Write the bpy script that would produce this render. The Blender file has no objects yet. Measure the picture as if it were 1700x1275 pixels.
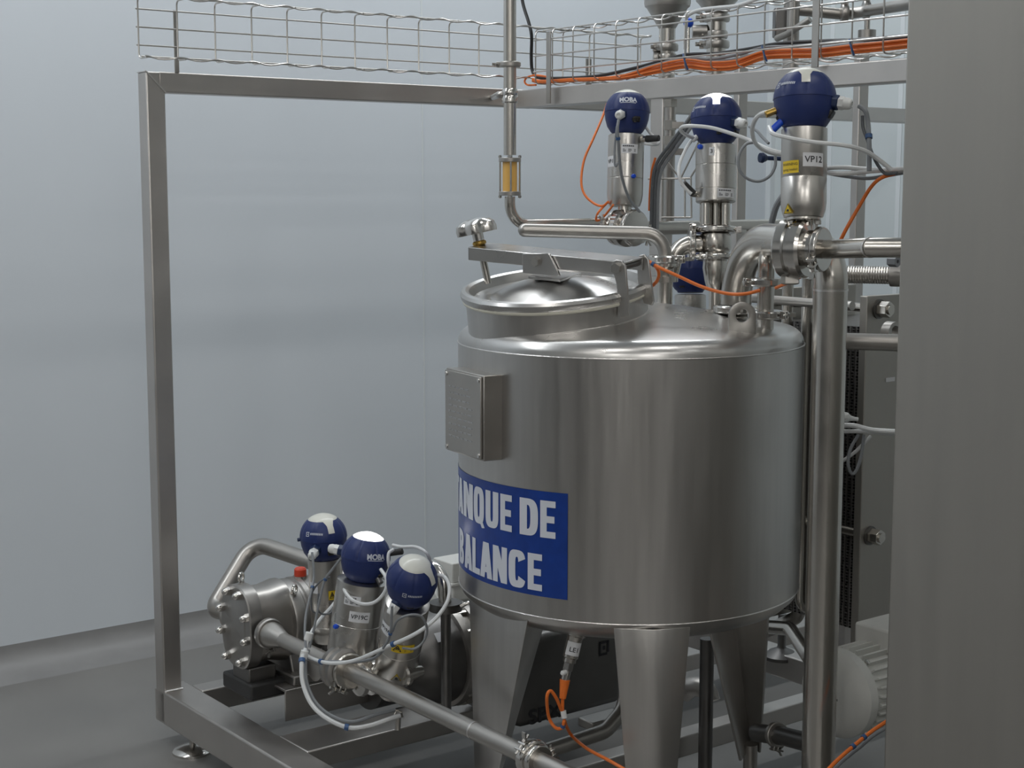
import bpy, bmesh, math, random
from math import sin, cos, tan, pi, radians, sqrt, atan2
from mathutils import Vector as V, Matrix, Quaternion

random.seed(4)
SC = bpy.context.scene
COL = SC.collection

# ------------------------------------------------------------------ camera, world, light, exposure
F, CX, CY = 2543.0, 850.0, 637.5
PITCH = radians(7.233)
CAM = V((0, 0, 1.42))
RT = V((1, 0, 0)); FW = V((0, cos(PITCH), -sin(PITCH))); UP = V((0, sin(PITCH), cos(PITCH)))
YAW = radians(37.4)
A = V((cos(YAW), sin(YAW), 0)); B = V((-sin(YAW), cos(YAW), 0)); Z = V((0, 0, 1))

cd = bpy.data.cameras.new('camera'); cam = bpy.data.objects.new('camera', cd); COL.objects.link(cam)
cam.location = CAM; cam.rotation_euler = (pi / 2 - PITCH, 0, 0)
cd.sensor_width = 36; cd.lens = F / 1700 * 36; cd.clip_start = .05; cd.clip_end = 60
SC.camera = cam
SC.view_settings.view_transform = 'Standard'; SC.view_settings.look = 'None'
SC.view_settings.exposure = 0.0; SC.view_settings.gamma = 1; SC.view_settings.use_curve_mapping = False
w = bpy.data.worlds.new('world'); SC.world = w; w.use_nodes = True
w.node_tree.nodes['Background'].inputs[0].default_value = (.7, .8, .95, 1)
w.node_tree.nodes['Background'].inputs[1].default_value = .03

def lamp(name, loc, sx, sy, power, color=(1, .98, .95), aim=None, spread=180):
    l = bpy.data.lights.new(name, 'AREA'); l.shape = 'RECTANGLE'; l.size = sx; l.size_y = sy
    l.energy = power; l.color = color; l.spread = radians(spread)
    o = bpy.data.objects.new(name, l); o.location = loc; COL.objects.link(o)
    if aim is not None:
        o.rotation_euler = (V(aim) - V(loc)).to_track_quat('-Z', 'Z').to_euler()
    else:
        o.rotation_euler = (0, 0, YAW)
    return o
for x, y in [(-2.35, 2.75), (0.15, 4.65)]:
    lamp('ceiling_and_fill_lamp', (x, y, 3.35), 2.9, .25, 30, (.93, .97, 1))
for x, y in [(-.5, .9), (1.2, 2.2), (-2.0, -.8), (1.6, -.9)]:
    lamp('ceiling_and_fill_lamp', (x, y, 3.9), 1.3, .25, 12, (1, .98, .95))
for x, y in [(-1.5, -3.4), (1.2, -4.0), (-3.6, -2.6)]:  # added fill lamps behind the camera, to brighten the front wall the steel reflects
    lamp('ceiling_and_fill_lamp', (x, y, 3.9), 1.3, .25, 56, (1, .98, .95))

# ------------------------------------------------------------------ projection helpers
def ray(x, y): return FW + RT * ((x - CX) / F) - UP * ((y - CY) / F)
def P(x, y, d): return CAM + ray(x, y) * d
def along(p0, dr, px):
    n = RT * F - FW * (px - CX)
    return p0 + dr * (-((p0 - CAM).dot(n)) / dr.dot(n))
def alongy(p0, dr, py):
    n = UP * F + FW * (py - CY)
    return p0 + dr * (-((p0 - CAM).dot(n)) / dr.dot(n))
def zpl(x, y, z):
    r = ray(x, y); return CAM + r * ((z - CAM.z) / r.z)
def vpl(x, y, p0, n):
    r = ray(x, y); return CAM + r * ((p0 - CAM).dot(n) / r.dot(n))
def dep(p): return (p - CAM).dot(FW)

# ------------------------------------------------------------------ materials
M = {}
def mat(name, col, rough=.5, metal=0.0, emit=0, spec=.5, noise=None, bump=0, rvar=0, cvar=0, stretch=(1, 1, 1), scale=20, trans=0, coat=0, detail=4):
    m = bpy.data.materials.new(name); m.use_nodes = True; nt = m.node_tree
    b = nt.nodes['Principled BSDF']
    b.inputs['Base Color'].default_value = (*col, 1); b.inputs['Roughness'].default_value = rough
    b.inputs['Metallic'].default_value = metal; b.inputs['Specular IOR Level'].default_value = spec
    if trans: b.inputs['Transmission Weight'].default_value = trans
    if coat: b.inputs['Coat Weight'].default_value = coat
    if emit:
        b.inputs['Emission Color'].default_value = (*col, 1); b.inputs['Emission Strength'].default_value = emit
    if rvar or cvar or bump:
        tc = nt.nodes.new('ShaderNodeTexCoord'); mp = nt.nodes.new('ShaderNodeMapping')
        mp.inputs['Scale'].default_value = stretch
        nz = nt.nodes.new('ShaderNodeTexNoise'); nz.inputs['Scale'].default_value = scale; nz.inputs['Detail'].default_value = detail
        nt.links.new(tc.outputs['Object'], mp.inputs[0]); nt.links.new(mp.outputs[0], nz.inputs['Vector'])
        if rvar:
            mr = nt.nodes.new('ShaderNodeMapRange'); mr.inputs['From Min'].default_value = .25; mr.inputs['From Max'].default_value = .75
            mr.inputs['To Min'].default_value = max(.02, rough - rvar); mr.inputs['To Max'].default_value = rough + rvar
            nt.links.new(nz.outputs['Fac'], mr.inputs['Value']); nt.links.new(mr.outputs[0], b.inputs['Roughness'])
        if cvar:
            cr = nt.nodes.new('ShaderNodeMapRange'); cr.data_type = 'FLOAT_VECTOR'
            cr.inputs[7].default_value = (.25,) * 3; cr.inputs[8].default_value = (.75,) * 3
            cr.inputs[9].default_value = tuple(c * (1 - cvar) for c in col); cr.inputs[10].default_value = tuple(min(1, c * (1 + cvar)) for c in col)
            nt.links.new(nz.outputs['Fac'], cr.inputs[6]); nt.links.new(cr.outputs[1], b.inputs['Base Color'])
        if bump:
            bp = nt.nodes.new('ShaderNodeBump'); bp.inputs['Strength'].default_value = bump; bp.inputs['Distance'].default_value = .002
            nt.links.new(nz.outputs['Fac'], bp.inputs['Height']); nt.links.new(bp.outputs[0], b.inputs['Normal'])
    M[name] = m
    return m
mat('wall_paint', (.70, .745, .79), .46, spec=.35, rvar=.08, cvar=.03, scale=1.2, stretch=(1, 1, .35), bump=.02)
mat('wall_dim', (.66, .66, .65), .6)
mat('added_dark_band', (.10, .10, .10), .5)  # for the added slabs that darken reflections in low steel
mat('wall_panel', (.64, .69, .70), .42, rvar=.05, cvar=.02, scale=2)
mat('joint', (.74, .78, .80), .5)
mat('ceiling_paint', (.75, .77, .78), .8)
mat('floor_resin', (.20, .195, .186), .36, rvar=.1, cvar=.12, scale=3, bump=.03)
mat('cove', (.25, .247, .245), .45, rvar=.08, cvar=.1, scale=9)
mat('tank_steel', (.56, .545, .525), .34, 1, rvar=.05, cvar=.06, scale=9, stretch=(6, 6, .35), bump=.015)
mat('dome_steel', (.58, .57, .555), .29, 1, rvar=.05, cvar=.04, scale=8)
mat('act_steel', (.58, .56, .53), .30, 1, rvar=.05, cvar=.04, scale=10)
mat('polished', (.66, .64, .61), .18, 1, rvar=.04, scale=30)
mat('pipe_steel', (.60, .575, .535), .22, 1, rvar=.06, cvar=.04, scale=14)
mat('pipe_dull', (.46, .44, .413), .37, 1, rvar=.06, cvar=.06, scale=14)
mat('frame_steel', (.57, .545, .52), .42, 1, rvar=.07, cvar=.08, scale=7, stretch=(1, 1, 1), bump=.01)
mat('cabinet_steel', (.46, .44, .405), .50, 1, rvar=.03, cvar=.03, scale=10, stretch=(5, 5, .3))
mat('cast', (.38, .367, .35), .42, 1, rvar=.06, cvar=.06, scale=40, bump=.05)
mat('dark_steel', (.20, .195, .19), .42, 1, rvar=.08, cvar=.1, scale=16)
mat('weld', (.74, .72, .70), .28, 1, bump=.6, scale=160)
mat('wire', (.62, .60, .57), .3, 1)
mat('brass', (.55, .36, .10), .3, 1)
mat('blue_plastic', (.018, .033, .135), .42, spec=.4, rvar=.04, scale=50, bump=.02)
mat('blue_dark', (.012, .028, .085), .4)
mat('blue_bright', (.01, .08, .62), .3)
mat('cap_white', (.70, .70, .63), .32, coat=.2)
mat('cap_lit', (1, 1, .98), .4, emit=3.2)
mat('white_plastic', (.74, .75, .74), .4)
mat('white_tube', (.72, .735, .74), .3)
mat('gray_cable', (.24, .255, .27), .45)
mat('dark_gray_cable', (.12, .13, .14), .45)
mat('black', (.016, .016, .017), .4)
mat('orange', (.82, .19, .03), .42)
mat('red', (.65, .06, .025), .35)
mat('yellow', (.82, .58, .03), .45)
mat('label_white', (.74, .75, .77), .45)
mat('label_gray', (.36, .36, .37), .5)
mat('sign_blue', (.008, .045, .27), .32, cvar=.15, scale=40)
mat('sign_white', (.70, .73, .80), .4)
mat('tie_blue', (.04, .10, .24), .4)
mat('motor_white', (.78, .78, .745), .42, cvar=.03, scale=30, bump=.03)
mat('gasket', (.72, .70, .60), .5)
mat('rubber', (.03, .03, .03), .6)
mat('plate_pack', (.10, .10, .10), .35, .8)
mat('amber', (.85, .50, .13), .3, coat=.3)
mat('amber_hot', (.9, .60, .12), .3)
gm = mat('clear_glass', (1, .92, .75), .03, trans=1)
M['white_text'] = mat('white_text', (.62, .65, .72), .5)
mat('black_text', (.03, .03, .035), .5)

# ------------------------------------------------------------------ mesh building
ORG = {}
class MB:
    def __init__(s): s.v = []; s.f = []; s.mi = []; s.cur = 0
    def add(s, vs, fs):
        o = len(s.v); s.v += [V(v) for v in vs]
        for f in fs: s.f.append([i + o for i in f]); s.mi.append(s.cur)
        return s
    def box(s, c, ax, size):
        x, y, z = [a.normalized() * (h / 2) for a, h in zip(ax, size)]
        vs = [c + x * i + y * j + z * k for k in (-1, 1) for j in (-1, 1) for i in (-1, 1)]
        fs = [(0, 2, 3, 1), (4, 5, 7, 6), (0, 1, 5, 4), (2, 6, 7, 3), (0, 4, 6, 2), (1, 3, 7, 5)]
        if x.cross(y).dot(z) < 0: fs = [f[::-1] for f in fs]
        return s.add(vs, fs)
    def beam(s, p0, p1, wdir, wsize, hsize):
        d = p1 - p0; wd = (wdir - d.normalized() * wdir.dot(d.normalized())).normalized()
        hd = d.normalized().cross(wd)
        return s.box((p0 + p1) / 2, (d, wd, hd), (d.length, wsize, hsize))
    def lathe(s, o, ax, prof, n=48, mod=None, close=True, a0=0, a1=2 * pi, ref=None):
        ax = ax.normalized()
        ref = ref or (V((0, 0, 1)) if abs(ax.z) < .9 else V((0, -1, 0)))
        e1 = (ref - ax * ref.dot(ax)).normalized(); e2 = ax.cross(e1)
        full = abs(a1 - a0 - 2 * pi) < 1e-6; m = n if full else n + 1
        rings = []; vs = []
        for (r, h) in prof:
            if r < 1e-6: rings.append([len(vs)]); vs.append(o + ax * h); continue
            ids = []
            for i in range(m):
                t = a0 + (a1 - a0) * i / n
                rr = r * (mod(t, h) if mod else 1)
                ids.append(len(vs)); vs.append(o + ax * h + (e1 * cos(t) + e2 * sin(t)) * rr)
            rings.append(ids)
        fs = []
        for a, b in zip(rings, rings[1:]):
            for i in range(n):
                j = (i + 1) % m
                if len(a) == 1 and len(b) == 1: continue
                if len(a) == 1: fs.append((a[0], b[j], b[i]))
                elif len(b) == 1: fs.append((a[i], a[j], b[0]))
                else: fs.append((a[i], a[j], b[j], b[i]))
        if close and full:
            if len(rings[0]) > 2: fs.append(tuple(rings[0][::-1]))
            if len(rings[-1]) > 2: fs.append(tuple(rings[-1]))
        return s.add(vs, fs)
    def cyl(s, p0, p1, r0, r1=None, n=32):
        r1 = r0 if r1 is None else r1
        d = p1 - p0
        return s.lathe(p0, d, [(r0, 0), (r1, d.length)], n)
    def ring(s, o, ax, ri, ro, h, n=40):
        return s.lathe(o, ax, [(ri, -h / 2), (ro, -h / 2), (ro, h / 2), (ri, h / 2), (ri, -h / 2)], n, close=False)
    def torus(s, o, ax, R, r, n=48, m=10):
        return s.lathe(o, ax, [(R - r * cos(2 * pi * k / m), r * sin(2 * pi * k / m)) for k in range(m + 1)][::-1], n, close=False)
    def tube(s, path, r, n=12, caps=True, rf=None):
        path = [V(p) for p in path]; L = len(path)
        t0 = (path[1] - path[0]).normalized()
        u = t0.orthogonal().normalized(); vs = []; prev = t0
        for i, p in enumerate(path):
            t = (path[min(i + 1, L - 1)] - path[max(i - 1, 0)])
            t = t.normalized() if t.length > 1e-9 else prev
            q = prev.rotation_difference(t); u = q @ u; u = (u - t * u.dot(t)).normalized(); b = t.cross(u); prev = t
            rr = rf(i / (L - 1)) * r if rf else r
            vs += [p + (u * cos(2 * pi * k / n) + b * sin(2 * pi * k / n)) * rr for k in range(n)]
        fs = [(i * n + k, i * n + (k + 1) % n, (i + 1) * n + (k + 1) % n, (i + 1) * n + k) for i in range(L - 1) for k in range(n)]
        if caps: fs += [tuple(range(n))[::-1], tuple(range((L - 1) * n, L * n))]
        return s.add(vs, fs)
    def sphere(s, c, r, ax=Z, n=20, m=12, zs=1):
        return s.lathe(c, ax, [(r * sin(pi * k / m), -r * zs * cos(pi * k / m)) for k in range(m + 1)], n)
    def prism(s, poly, o, ex, ey, th):
        """polygon (2-D) in the plane o,ex,ey extruded along ex x ey by th (centred)"""
        nz = ex.cross(ey).normalized(); n = len(poly)
        a = sum(poly[i][0] * poly[(i + 1) % n][1] - poly[(i + 1) % n][0] * poly[i][1] for i in range(n))
        if a < 0: poly = poly[::-1]
        vs = [o + ex * x + ey * y - nz * th / 2 for x, y in poly] + [o + ex * x + ey * y + nz * th / 2 for x, y in poly]
        fs = [tuple(range(n))[::-1], tuple(range(n, 2 * n))] + [(i, (i + 1) % n, n + (i + 1) % n, n + i) for i in range(n)]
        return s.add(vs, fs)
    def hexa(s, p0, p1, r): return s.cyl(p0, p1, r, n=6)
    def build(s, name, m, parent=None, bevel=0, solid=0, sharp=32, mats=None):
        org = ORG[parent.name] if parent else V((0, 0, 0))
        me = bpy.data.meshes.new(name)
        me.from_pydata([v - org for v in s.v], [], s.f); me.update()
        for q in ([m] if not mats else mats): me.materials.append(M[q])
        if mats:
            for p, i in zip(me.polygons, s.mi): p.material_index = i
        bm = bmesh.new(); bm.from_mesh(me); bmesh.ops.recalc_face_normals(bm, faces=bm.faces) if not solid else None
        bm.to_mesh(me); bm.free()
        me.polygons.foreach_set('use_smooth', [True] * len(me.polygons))
        me.set_sharp_from_angle(angle=radians(sharp))
        o = bpy.data.objects.new(name, me); COL.objects.link(o)
        if parent: o.parent = parent
        ORG[o.name] = org
        if solid:
            md = o.modifiers.new('solid', 'SOLIDIFY'); md.thickness = solid; md.offset = 0
        if bevel:
            md = o.modifiers.new('bevel', 'BEVEL'); md.width = bevel; md.segments = 2; md.limit_method = 'ANGLE'; md.angle_limit = radians(40)
            md.harden_normals = False
        return o

def thing(name, label, cat, loc, group=None):
    o = bpy.data.objects.new(name, None); COL.objects.link(o); o.location = loc; o.empty_display_size = .05
    ORG[o.name] = V(loc); tag(o, label, cat, group); return o
def tag(o, label, cat, group=None):
    o['label'] = label; o['category'] = cat
    if group: o['group'] = group
    return o
def struct(o): o['kind'] = 'structure'; return o

def catmull(pts, k=8):
    pts = [V(p) for p in pts]
    if len(pts) < 3: return pts
    out = []; e = [pts[0] * 2 - pts[1]] + pts + [pts[-1] * 2 - pts[-2]]
    for i in range(1, len(e) - 2):
        p0, p1, p2, p3 = e[i - 1:i + 3]
        for j in range(k):
            t = j / k
            out.append(.5 * ((2 * p1) + (p2 - p0) * t + (2 * p0 - 5 * p1 + 4 * p2 - p3) * t * t + (3 * p1 - p0 - 3 * p2 + p3) * t ** 3))
    out.append(pts[-1]); return out
def fillet(pts, rad, k=10):
    """polyline with rounded corners"""
    pts = [V(p) for p in pts]; out = [pts[0]]
    for i in range(1, len(pts) - 1):
        a, b, c = pts[i - 1:i + 2]; d1 = (a - b).normalized(); d2 = (c - b).normalized()
        r = rad[i - 1] if isinstance(rad, (list, tuple)) else rad
        ang = d1.angle(d2); t = r / tan(ang / 2); t = min(t, (a - b).length * .98, (c - b).length * .98)
        r2 = t * tan(ang / 2); bis = (d1 + d2).normalized(); cen = b + bis * (r2 / sin(ang / 2))
        s0 = b + d1 * t - cen; s1 = b + d2 * t - cen; q = s0.rotation_difference(s1)
        for j in range(k + 1): out.append(cen + Quaternion().slerp(q, j / k) @ s0)
    out.append(pts[-1]); return out
def px(pts): return [P(*p) for p in pts]
def cable(name, label, cat, pts, r, m, k=8, group=None, ties=None, n=8):
    path = catmull(px(pts), k)
    o = MB().tube(path, r, n).build(name, m); tag(o, label, cat, group)
    if ties:
        for t in ties:
            i = int(t * (len(path) - 2)); d = (path[i + 1] - path[i]).normalized()
            MB().ring(path[i], d, r * .7, r * 1.5, r * 1.8, 12).build('cable_tie', 'tie_blue', o)
    return o

def text_mesh(txt, m, parent, fn, size, name='lettering', bold=0.0, sx=1.0, sub=0, align='CENTER'):
    """text laid on a surface: fn(u, v) -> point, u and v in metres from the text centre"""
    cu = bpy.data.curves.new('t', 'FONT'); cu.body = txt; cu.size = size; cu.align_x = align; cu.align_y = 'CENTER'; cu.offset = bold; cu.resolution_u = 3
    ob = bpy.data.objects.new('t', cu); COL.objects.link(ob)
    dg = bpy.context.evaluated_depsgraph_get()
    me = bpy.data.meshes.new_from_object(ob.evaluated_get(dg)); bpy.data.objects.remove(ob); bpy.data.curves.remove(cu)
    org = ORG[parent.name]
    for v in me.vertices: v.co = fn(v.co.x * sx, v.co.y) - org
    me.name = name; me.materials.clear(); me.materials.append(M[m])
    o = bpy.data.objects.new(name, me); COL.objects.link(o); o.parent = parent; ORG[o.name] = org
    return o
def cylmap(o, ax, r, e_front, lift=.0006):
    """(u,v) -> point on the cylinder o,ax,r around the direction e_front"""
    ax = ax.normalized(); f = (e_front - ax * e_front.dot(ax)).normalized(); s = ax.cross(f)
    return lambda u, v: o + ax * v + (f * cos(u / r) + s * sin(u / r)) * (r + lift)
def planemap(o, ex, ey): return lambda u, v: o + ex * u + ey * v
def patch(fn, u0, u1, v0, v1, m, parent, name, nu=10, nv=1):
    mb = MB(); vs = [fn(u0 + (u1 - u0) * i / nu, v0 + (v1 - v0) * j / nv) for j in range(nv + 1) for i in range(nu + 1)]
    fs = [(j * (nu + 1) + i, j * (nu + 1) + i + 1, (j + 1) * (nu + 1) + i + 1, (j + 1) * (nu + 1) + i) for j in range(nv) for i in range(nu)]
    mb.add(vs, fs); return mb.build(name, m, parent)
def polyon(fn, poly, m, parent, name):
    mb = MB(); mb.add([fn(u, v) for u, v in poly], [tuple(range(len(poly)))]); return mb.build(name, m, parent)

def clamp(parent, c, ax, r, side, w=.016, m='polished', tail=.6):
    """hinged pipe clamp: ring on the pipe, bolt and wing nut at one side"""
    ax = ax.normalized(); side = (side - ax * side.dot(ax)).normalized(); t = ax.cross(side)
    mb = MB(); mb.lathe(c, ax, [(r * .72, -w * .5), (r * .93, -w * .5), (r, -w * .28), (r, w * .28), (r * .93, w * .5), (r * .72, w * .5)], 40)
    mb.box(c + side * r * 1.02 + t * r * .17, (side, t, ax), (r * .42, r * .12, w)); mb.box(c + side * r * 1.02 - t * r * .17, (side, t, ax), (r * .42, r * .12, w))
    ring = mb.build('clamp', m, parent, bevel=.001)
    b = MB(); p = c + side * r * 1.12
    b.cyl(p - t * r * .45, p + t * r * .75, r * .075, n=10)
    b.hexa(p + t * r * .26, p + t * r * .42, r * .15)
    b.box(p + t * r * .5 + side * r * .16, (side + t * .8, ax, t - side * .8), (r * .5, w * .5, r * .08))
    b.box(p + t * r * .5 - side * r * .16, (side - t * .8, ax, t + side * .8), (r * .5, w * .5, r * .08))
    b.build('wing_nut', m, ring)
    return ring
# ------------------------------------------------------------------ room
L0 = P(242, 118, 3.72)                      # top corner of the frame post
def ab(a, b, z=0): return V((L0.x, L0.y, 0)) + A * a + B * b + Z * z
def toab(p): q = V((p.x - L0.x, p.y - L0.y, 0)); return q.dot(A), q.dot(B)
wb = toab(zpl(180, 1041, .085))[1]          # back wall offset along B
AC = toab(along(ab(0, wb, 1.6), A, 1274))[0]  # room corner
A0, BF, HC = -5.0, wb - 9.0, 4.0
def slab(name, a0, a1, b0, b1, z0, z1, m):
    mb = MB(); mb.box(ab((a0 + a1) / 2, (b0 + b1) / 2, (z0 + z1) / 2), (A, B, Z), (abs(a1 - a0), abs(b1 - b0), z1 - z0))
    return struct(mb.build(name, m))
AR = AC + .02
slab('floor', A0, AR, BF, wb, -.1, 0, 'floor_resin')
slab('ceiling', A0, AR, BF, wb, HC, HC + .1, 'ceiling_paint')
slab('wall_back', A0, AR, wb, wb + .12, 0, HC, 'wall_paint')
slab('wall_right', AR, AR + .12, BF, wb + .12, 0, HC, 'wall_panel')
slab('wall_left', A0 - .12, A0, BF, wb + .12, 0, HC, 'wall_dim')
slab('added_dark_band_left', A0, A0 + .03, BF, wb - 1.2, 0, 1.15, 'added_dark_band')  # both dark slabs are added out of view, so low steel reflects dark
slab('added_dark_band_front', A0, AR, BF, BF + .03, 0, 1.15, 'added_dark_band')
slab('wall_front', A0, AR, BF - .12, BF, 0, HC, 'wall_dim')
# cove at the foot of the back wall: a concave skirting in floor resin
mb = MB(); n = 8
prof = [(0, .0)] + [(-.11 + .11 * sin(k / n * pi / 2), .085 - .085 * cos(k / n * pi / 2)) for k in range(n + 1)] + [(0, .085)]
vs = [ab(a, wb + b, z) for a in (A0, AR) for b, z in prof]; m_ = len(prof)
mb.add(vs, [(i, i + 1, m_ + i + 1, m_ + i) for i in range(m_ - 1)])
struct(mb.build('baseboard_back', 'cove'))
# panel joints
k = 0
for x in (702,):
    a_ = toab(along(ab(0, wb, 1.3), A, x))[0]; k += 1
    struct(MB().box(ab(a_, wb - .0008, 2.05), (A, B, Z), (.006, .003, 3.9)).build('trim_%d' % k, 'joint'))
for x in (1377, 1492):
    b_ = toab(along(ab(AR, wb, 1.5), -B, x))[1]; k += 1
    struct(MB().box(ab(AR - .0008, b_, 2.0), (A, B, Z), (.003, .02, 4)).build('trim_%d' % k, 'joint'))
k += 1
struct(MB().box(ab(AR - .012, wb - .012, 2.0), (A, B, Z), (.028, .028, 4)).build('trim_%d' % k, 'joint'))

# ------------------------------------------------------------------ skid frame
W = .05
frame = thing('skid_frame', 'square tube stainless frame with a tall post and low base rails around the tank', 'frame', ab(0, 0, 0))
zt = L0.z
MB().box(ab(W / 2, W / 2, (zt + .06) / 2), (A, B, Z), (W, W, zt - .06)).build('post', 'frame_steel', frame, bevel=.004)
MB().box(ab(1.54, W / 2 - .0004, zt - W / 2 + .0004), (A, B, Z), (3.1 - 2 * W + .012, W, W)).build('top_beam', 'frame_steel', frame, bevel=.003)
wd = MB(); wd.tube([ab(.001, -.001, zt - .001), ab(W, -.001, zt - W)], .0022, 6); wd.tube([ab(.0, -.001, zt), ab(0, W, zt)], .0018, 6); wd.build('weld_seam', 'weld', frame)
aX = toab(along(L0, A, 852))[0]
MB().box(ab(aX + W / 2, -.9, zt - W / 2 - .004), (A, B, Z), (W, 1.8 - .01, W)).build('cross_beam', 'frame_steel', frame, bevel=.003)
BW, BH, BT = .082, .088, .145
MB().box(ab(BW / 2, -.75, BT - BH / 2), (A, B, Z), (BW, 1.62, BH)).build('base_beam', 'frame_steel', frame, bevel=.005)
MB().tube([ab(.0, -.003, BT + .001), ab(W, -.003, BT + .001)], .003, 6).build('weld_seam', 'weld', frame)
b1 = toab(zpl(516, 1246, BT))[1]; b2 = toab(zpl(480, 1217, BT))[1]
MB().box(ab(BW + .9, (b1 + b2) / 2, BT - .024), (A, B, Z), (1.8, abs(b2 - b1), .046)).build('base_rail', 'frame_steel', frame, bevel=.003)
MB().box(ab(BW + .9, b1 - .42, BT - .03), (A, B, Z), (1.8, .05, .05)).build('base_rail', 'frame_steel', frame, bevel=.003)
MB().box(ab(BW + 1.1, -.02, BT - .03), (A, B, Z), (2.2, .06, .06)).build('base_rail', 'frame_steel', frame, bevel=.003)
# levelling foot
fp = zpl(319, 1244, 0.008); a_, b_ = toab(fp)
fo = MB(); fo.lathe(ab(a_, b_, 0), Z, [(.05, 0), (.05, .006), (.044, .012), (.02, .018), (0, .02)], 40).build('foot_pad', 'polished', frame)
MB().cyl(ab(a_ + .004, b_ + .004, .016), ab(a_ + .004, b_ + .004, .075), .0085).build('foot_spindle', 'pipe_dull', frame)
# post under the cross beam, behind the upper valves
q = along(ab(aX + W / 2, 0, 1.3), -B, 1097); pa, pb = toab(q)
MB().box(ab(aX + W / 2, pb, .85), (A, B, Z), (W * .8, W * .95, 1.62)).build('post', 'frame_steel', frame, bevel=.003)

# ------------------------------------------------------------------ balance tank
TX, TY, TR, ZT, ZB = .247, 3.196, .36, 1.106, .597
TC = V((TX, TY, 0)); E0 = V((-TX, -TY, 0)).normalized(); E1 = V((-E0.y, E0.x, 0))
def tdir(deg): return E0 * cos(radians(deg)) + E1 * sin(radians(deg))
def tp(deg, z, r=TR): return TC + tdir(deg) * r + Z * z
tank = thing('balance_tank', 'round stainless tank on tapered legs with a blue TANQUE DE BALANCE sign', 'tank', TC)
MB().lathe(TC, Z, [(TR - .02, ZB), (TR, ZB + .001), (TR, ZT), (TR - .02, ZT)], 128, close=False).build('shell', 'tank_steel', tank)
kp = [(TR, ZT)] + [(TR - .036 + .036 * cos(t), ZT + .034 * sin(t)) for t in [radians(d) for d in range(12, 79, 11)]]
MB().lathe(TC, Z, kp + [(.28, ZT + .045), (.14, ZT + .068), (0, ZT + .086)], 128).build('top_dome', 'dome_steel', tank)
MB().lathe(TC, Z, [(0, ZB - .085), (.25, ZB - .055), (.31, ZB - .042), (.338, ZB - .030), (.354, ZB - .015), (TR, ZB)], 128).build('bottom_dish', 'tank_steel', tank)
MB().torus(TC + Z * ZT, Z, TR, .0016, 128, 6).build('weld_seam', 'weld', tank)
MB().torus(TC + Z * ZB, Z, TR, .0016, 128, 6).build('weld_seam', 'weld', tank)

# sign
def phx(x, r=TR, z=.85):
    lo, hi = -80.0, 80.0
    for _ in range(40):
        m_ = (lo + hi) / 2; v_ = tp(m_, z, r) - CAM
        if CX + F * v_.dot(RT) / v_.dot(FW) < x: lo = m_
        else: hi = m_
    return lo
PH1 = phx(943); PH0 = PH1 - 74.5
zt_ = alongy(tp(PH1, 0), Z, 819.6).z; zb_ = alongy(tp(PH1, 0), Z, 996).z
def sfn(lift):
    return lambda ph, z: TC + tdir(ph) * (TR + lift) + Z * z
sign = patch(sfn(.0008), PH0, PH1, zb_, zt_, 'sign_blue', tank, 'sign', 40, 2)
sign['label'] = 'blue vinyl sign'
def glyph(ch, w):
    """heavy condensed capitals as quads in a box w x 1"""
    s, t = .41, .175; Q = []
    def q(a, b, c, d): Q.append((a, b, c, d))
    def r(x0, y0, x1, y1): q((x0, y0), (x1, y0), (x1, y1), (x0, y1))
    def arc(cx, cy, ax, ay, bx, by, t0, t1, n=14, e=2.6):
        f = lambda rx, ry, th: (cx + rx * math.copysign(abs(cos(th)) ** (2 / e), cos(th)), cy + ry * math.copysign(abs(sin(th)) ** (2 / e), sin(th)))
        for i in range(n):
            u, v = [radians(t0 + (t1 - t0) * (i + j) / n) for j in (0, 1)]
            q(f(ax, ay, u), f(ax, ay, v), f(bx, by, v), f(bx, by, u))
    if ch == 'T': r(0, 1 - t * 1.1, 1, 1); r(.5 - s / 2, 0, .5 + s / 2, 1)
    elif ch == 'A': q((0, 0), (s * .95, 0), (.66, 1), (.27, 1)); q((1 - s * .95, 0), (1, 0), (.73, 1), (.34, 1)); r(.22, .16, .78, .31)
    elif ch == 'N': r(0, 0, s * .88, 1); r(1 - s * .88, 0, 1, 1); q((0, 1), (s * 1.0, 1), (1, 0), (1 - s * 1.0, 0))
    elif ch in 'QC':
        a0, a1 = (0, 360) if ch == 'Q' else (24, 336)
        arc(.5, .5, .5, .515, .5 - s, .5 - t, a0, a1, 32, 3.4)
        if ch == 'Q': q((.5, .12), (.72, .2), (1.05, -.09), (.80, -.11))
    elif ch == 'U': r(0, .35, s, 1); r(1 - s, .35, 1, 1); arc(.5, .36, .5, .375, .5 - s, .375 - t, 180, 360, 18, 3)
    elif ch == 'E': r(0, 0, s * 1.05, 1); r(0, 0, 1, t); r(0, .5 - t * .52, .93, .5 + t * .52); r(0, 1 - t, 1, 1)
    elif ch == 'L': r(0, 0, s * 1.1, 1); r(0, 0, 1, t)
    elif ch == 'D': r(0, 0, s, 1); arc(.42, .5, .58, .5, .58 - s, .5 - t, -90, 90, 20, 3); r(s * .5, 0, .44, t); r(s * .5, 1 - t, .44, 1)
    elif ch == 'B':
        r(0, 0, s, 1); arc(.42, .265, .58, .265, .58 - s, .265 - t, -90, 90, 14, 2.6); arc(.42, .745, .54, .255, .54 - s, .255 - t, -90, 90, 14, 2.6)
        for y in (0, .5 - t * .45, 1 - t): r(s * .5, y, .46, y + t * .95)
    out = []
    for a, b, c, d in Q: out.append([(x * w, y) for x, y in (a, b, c, d)])
    return out
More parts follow.
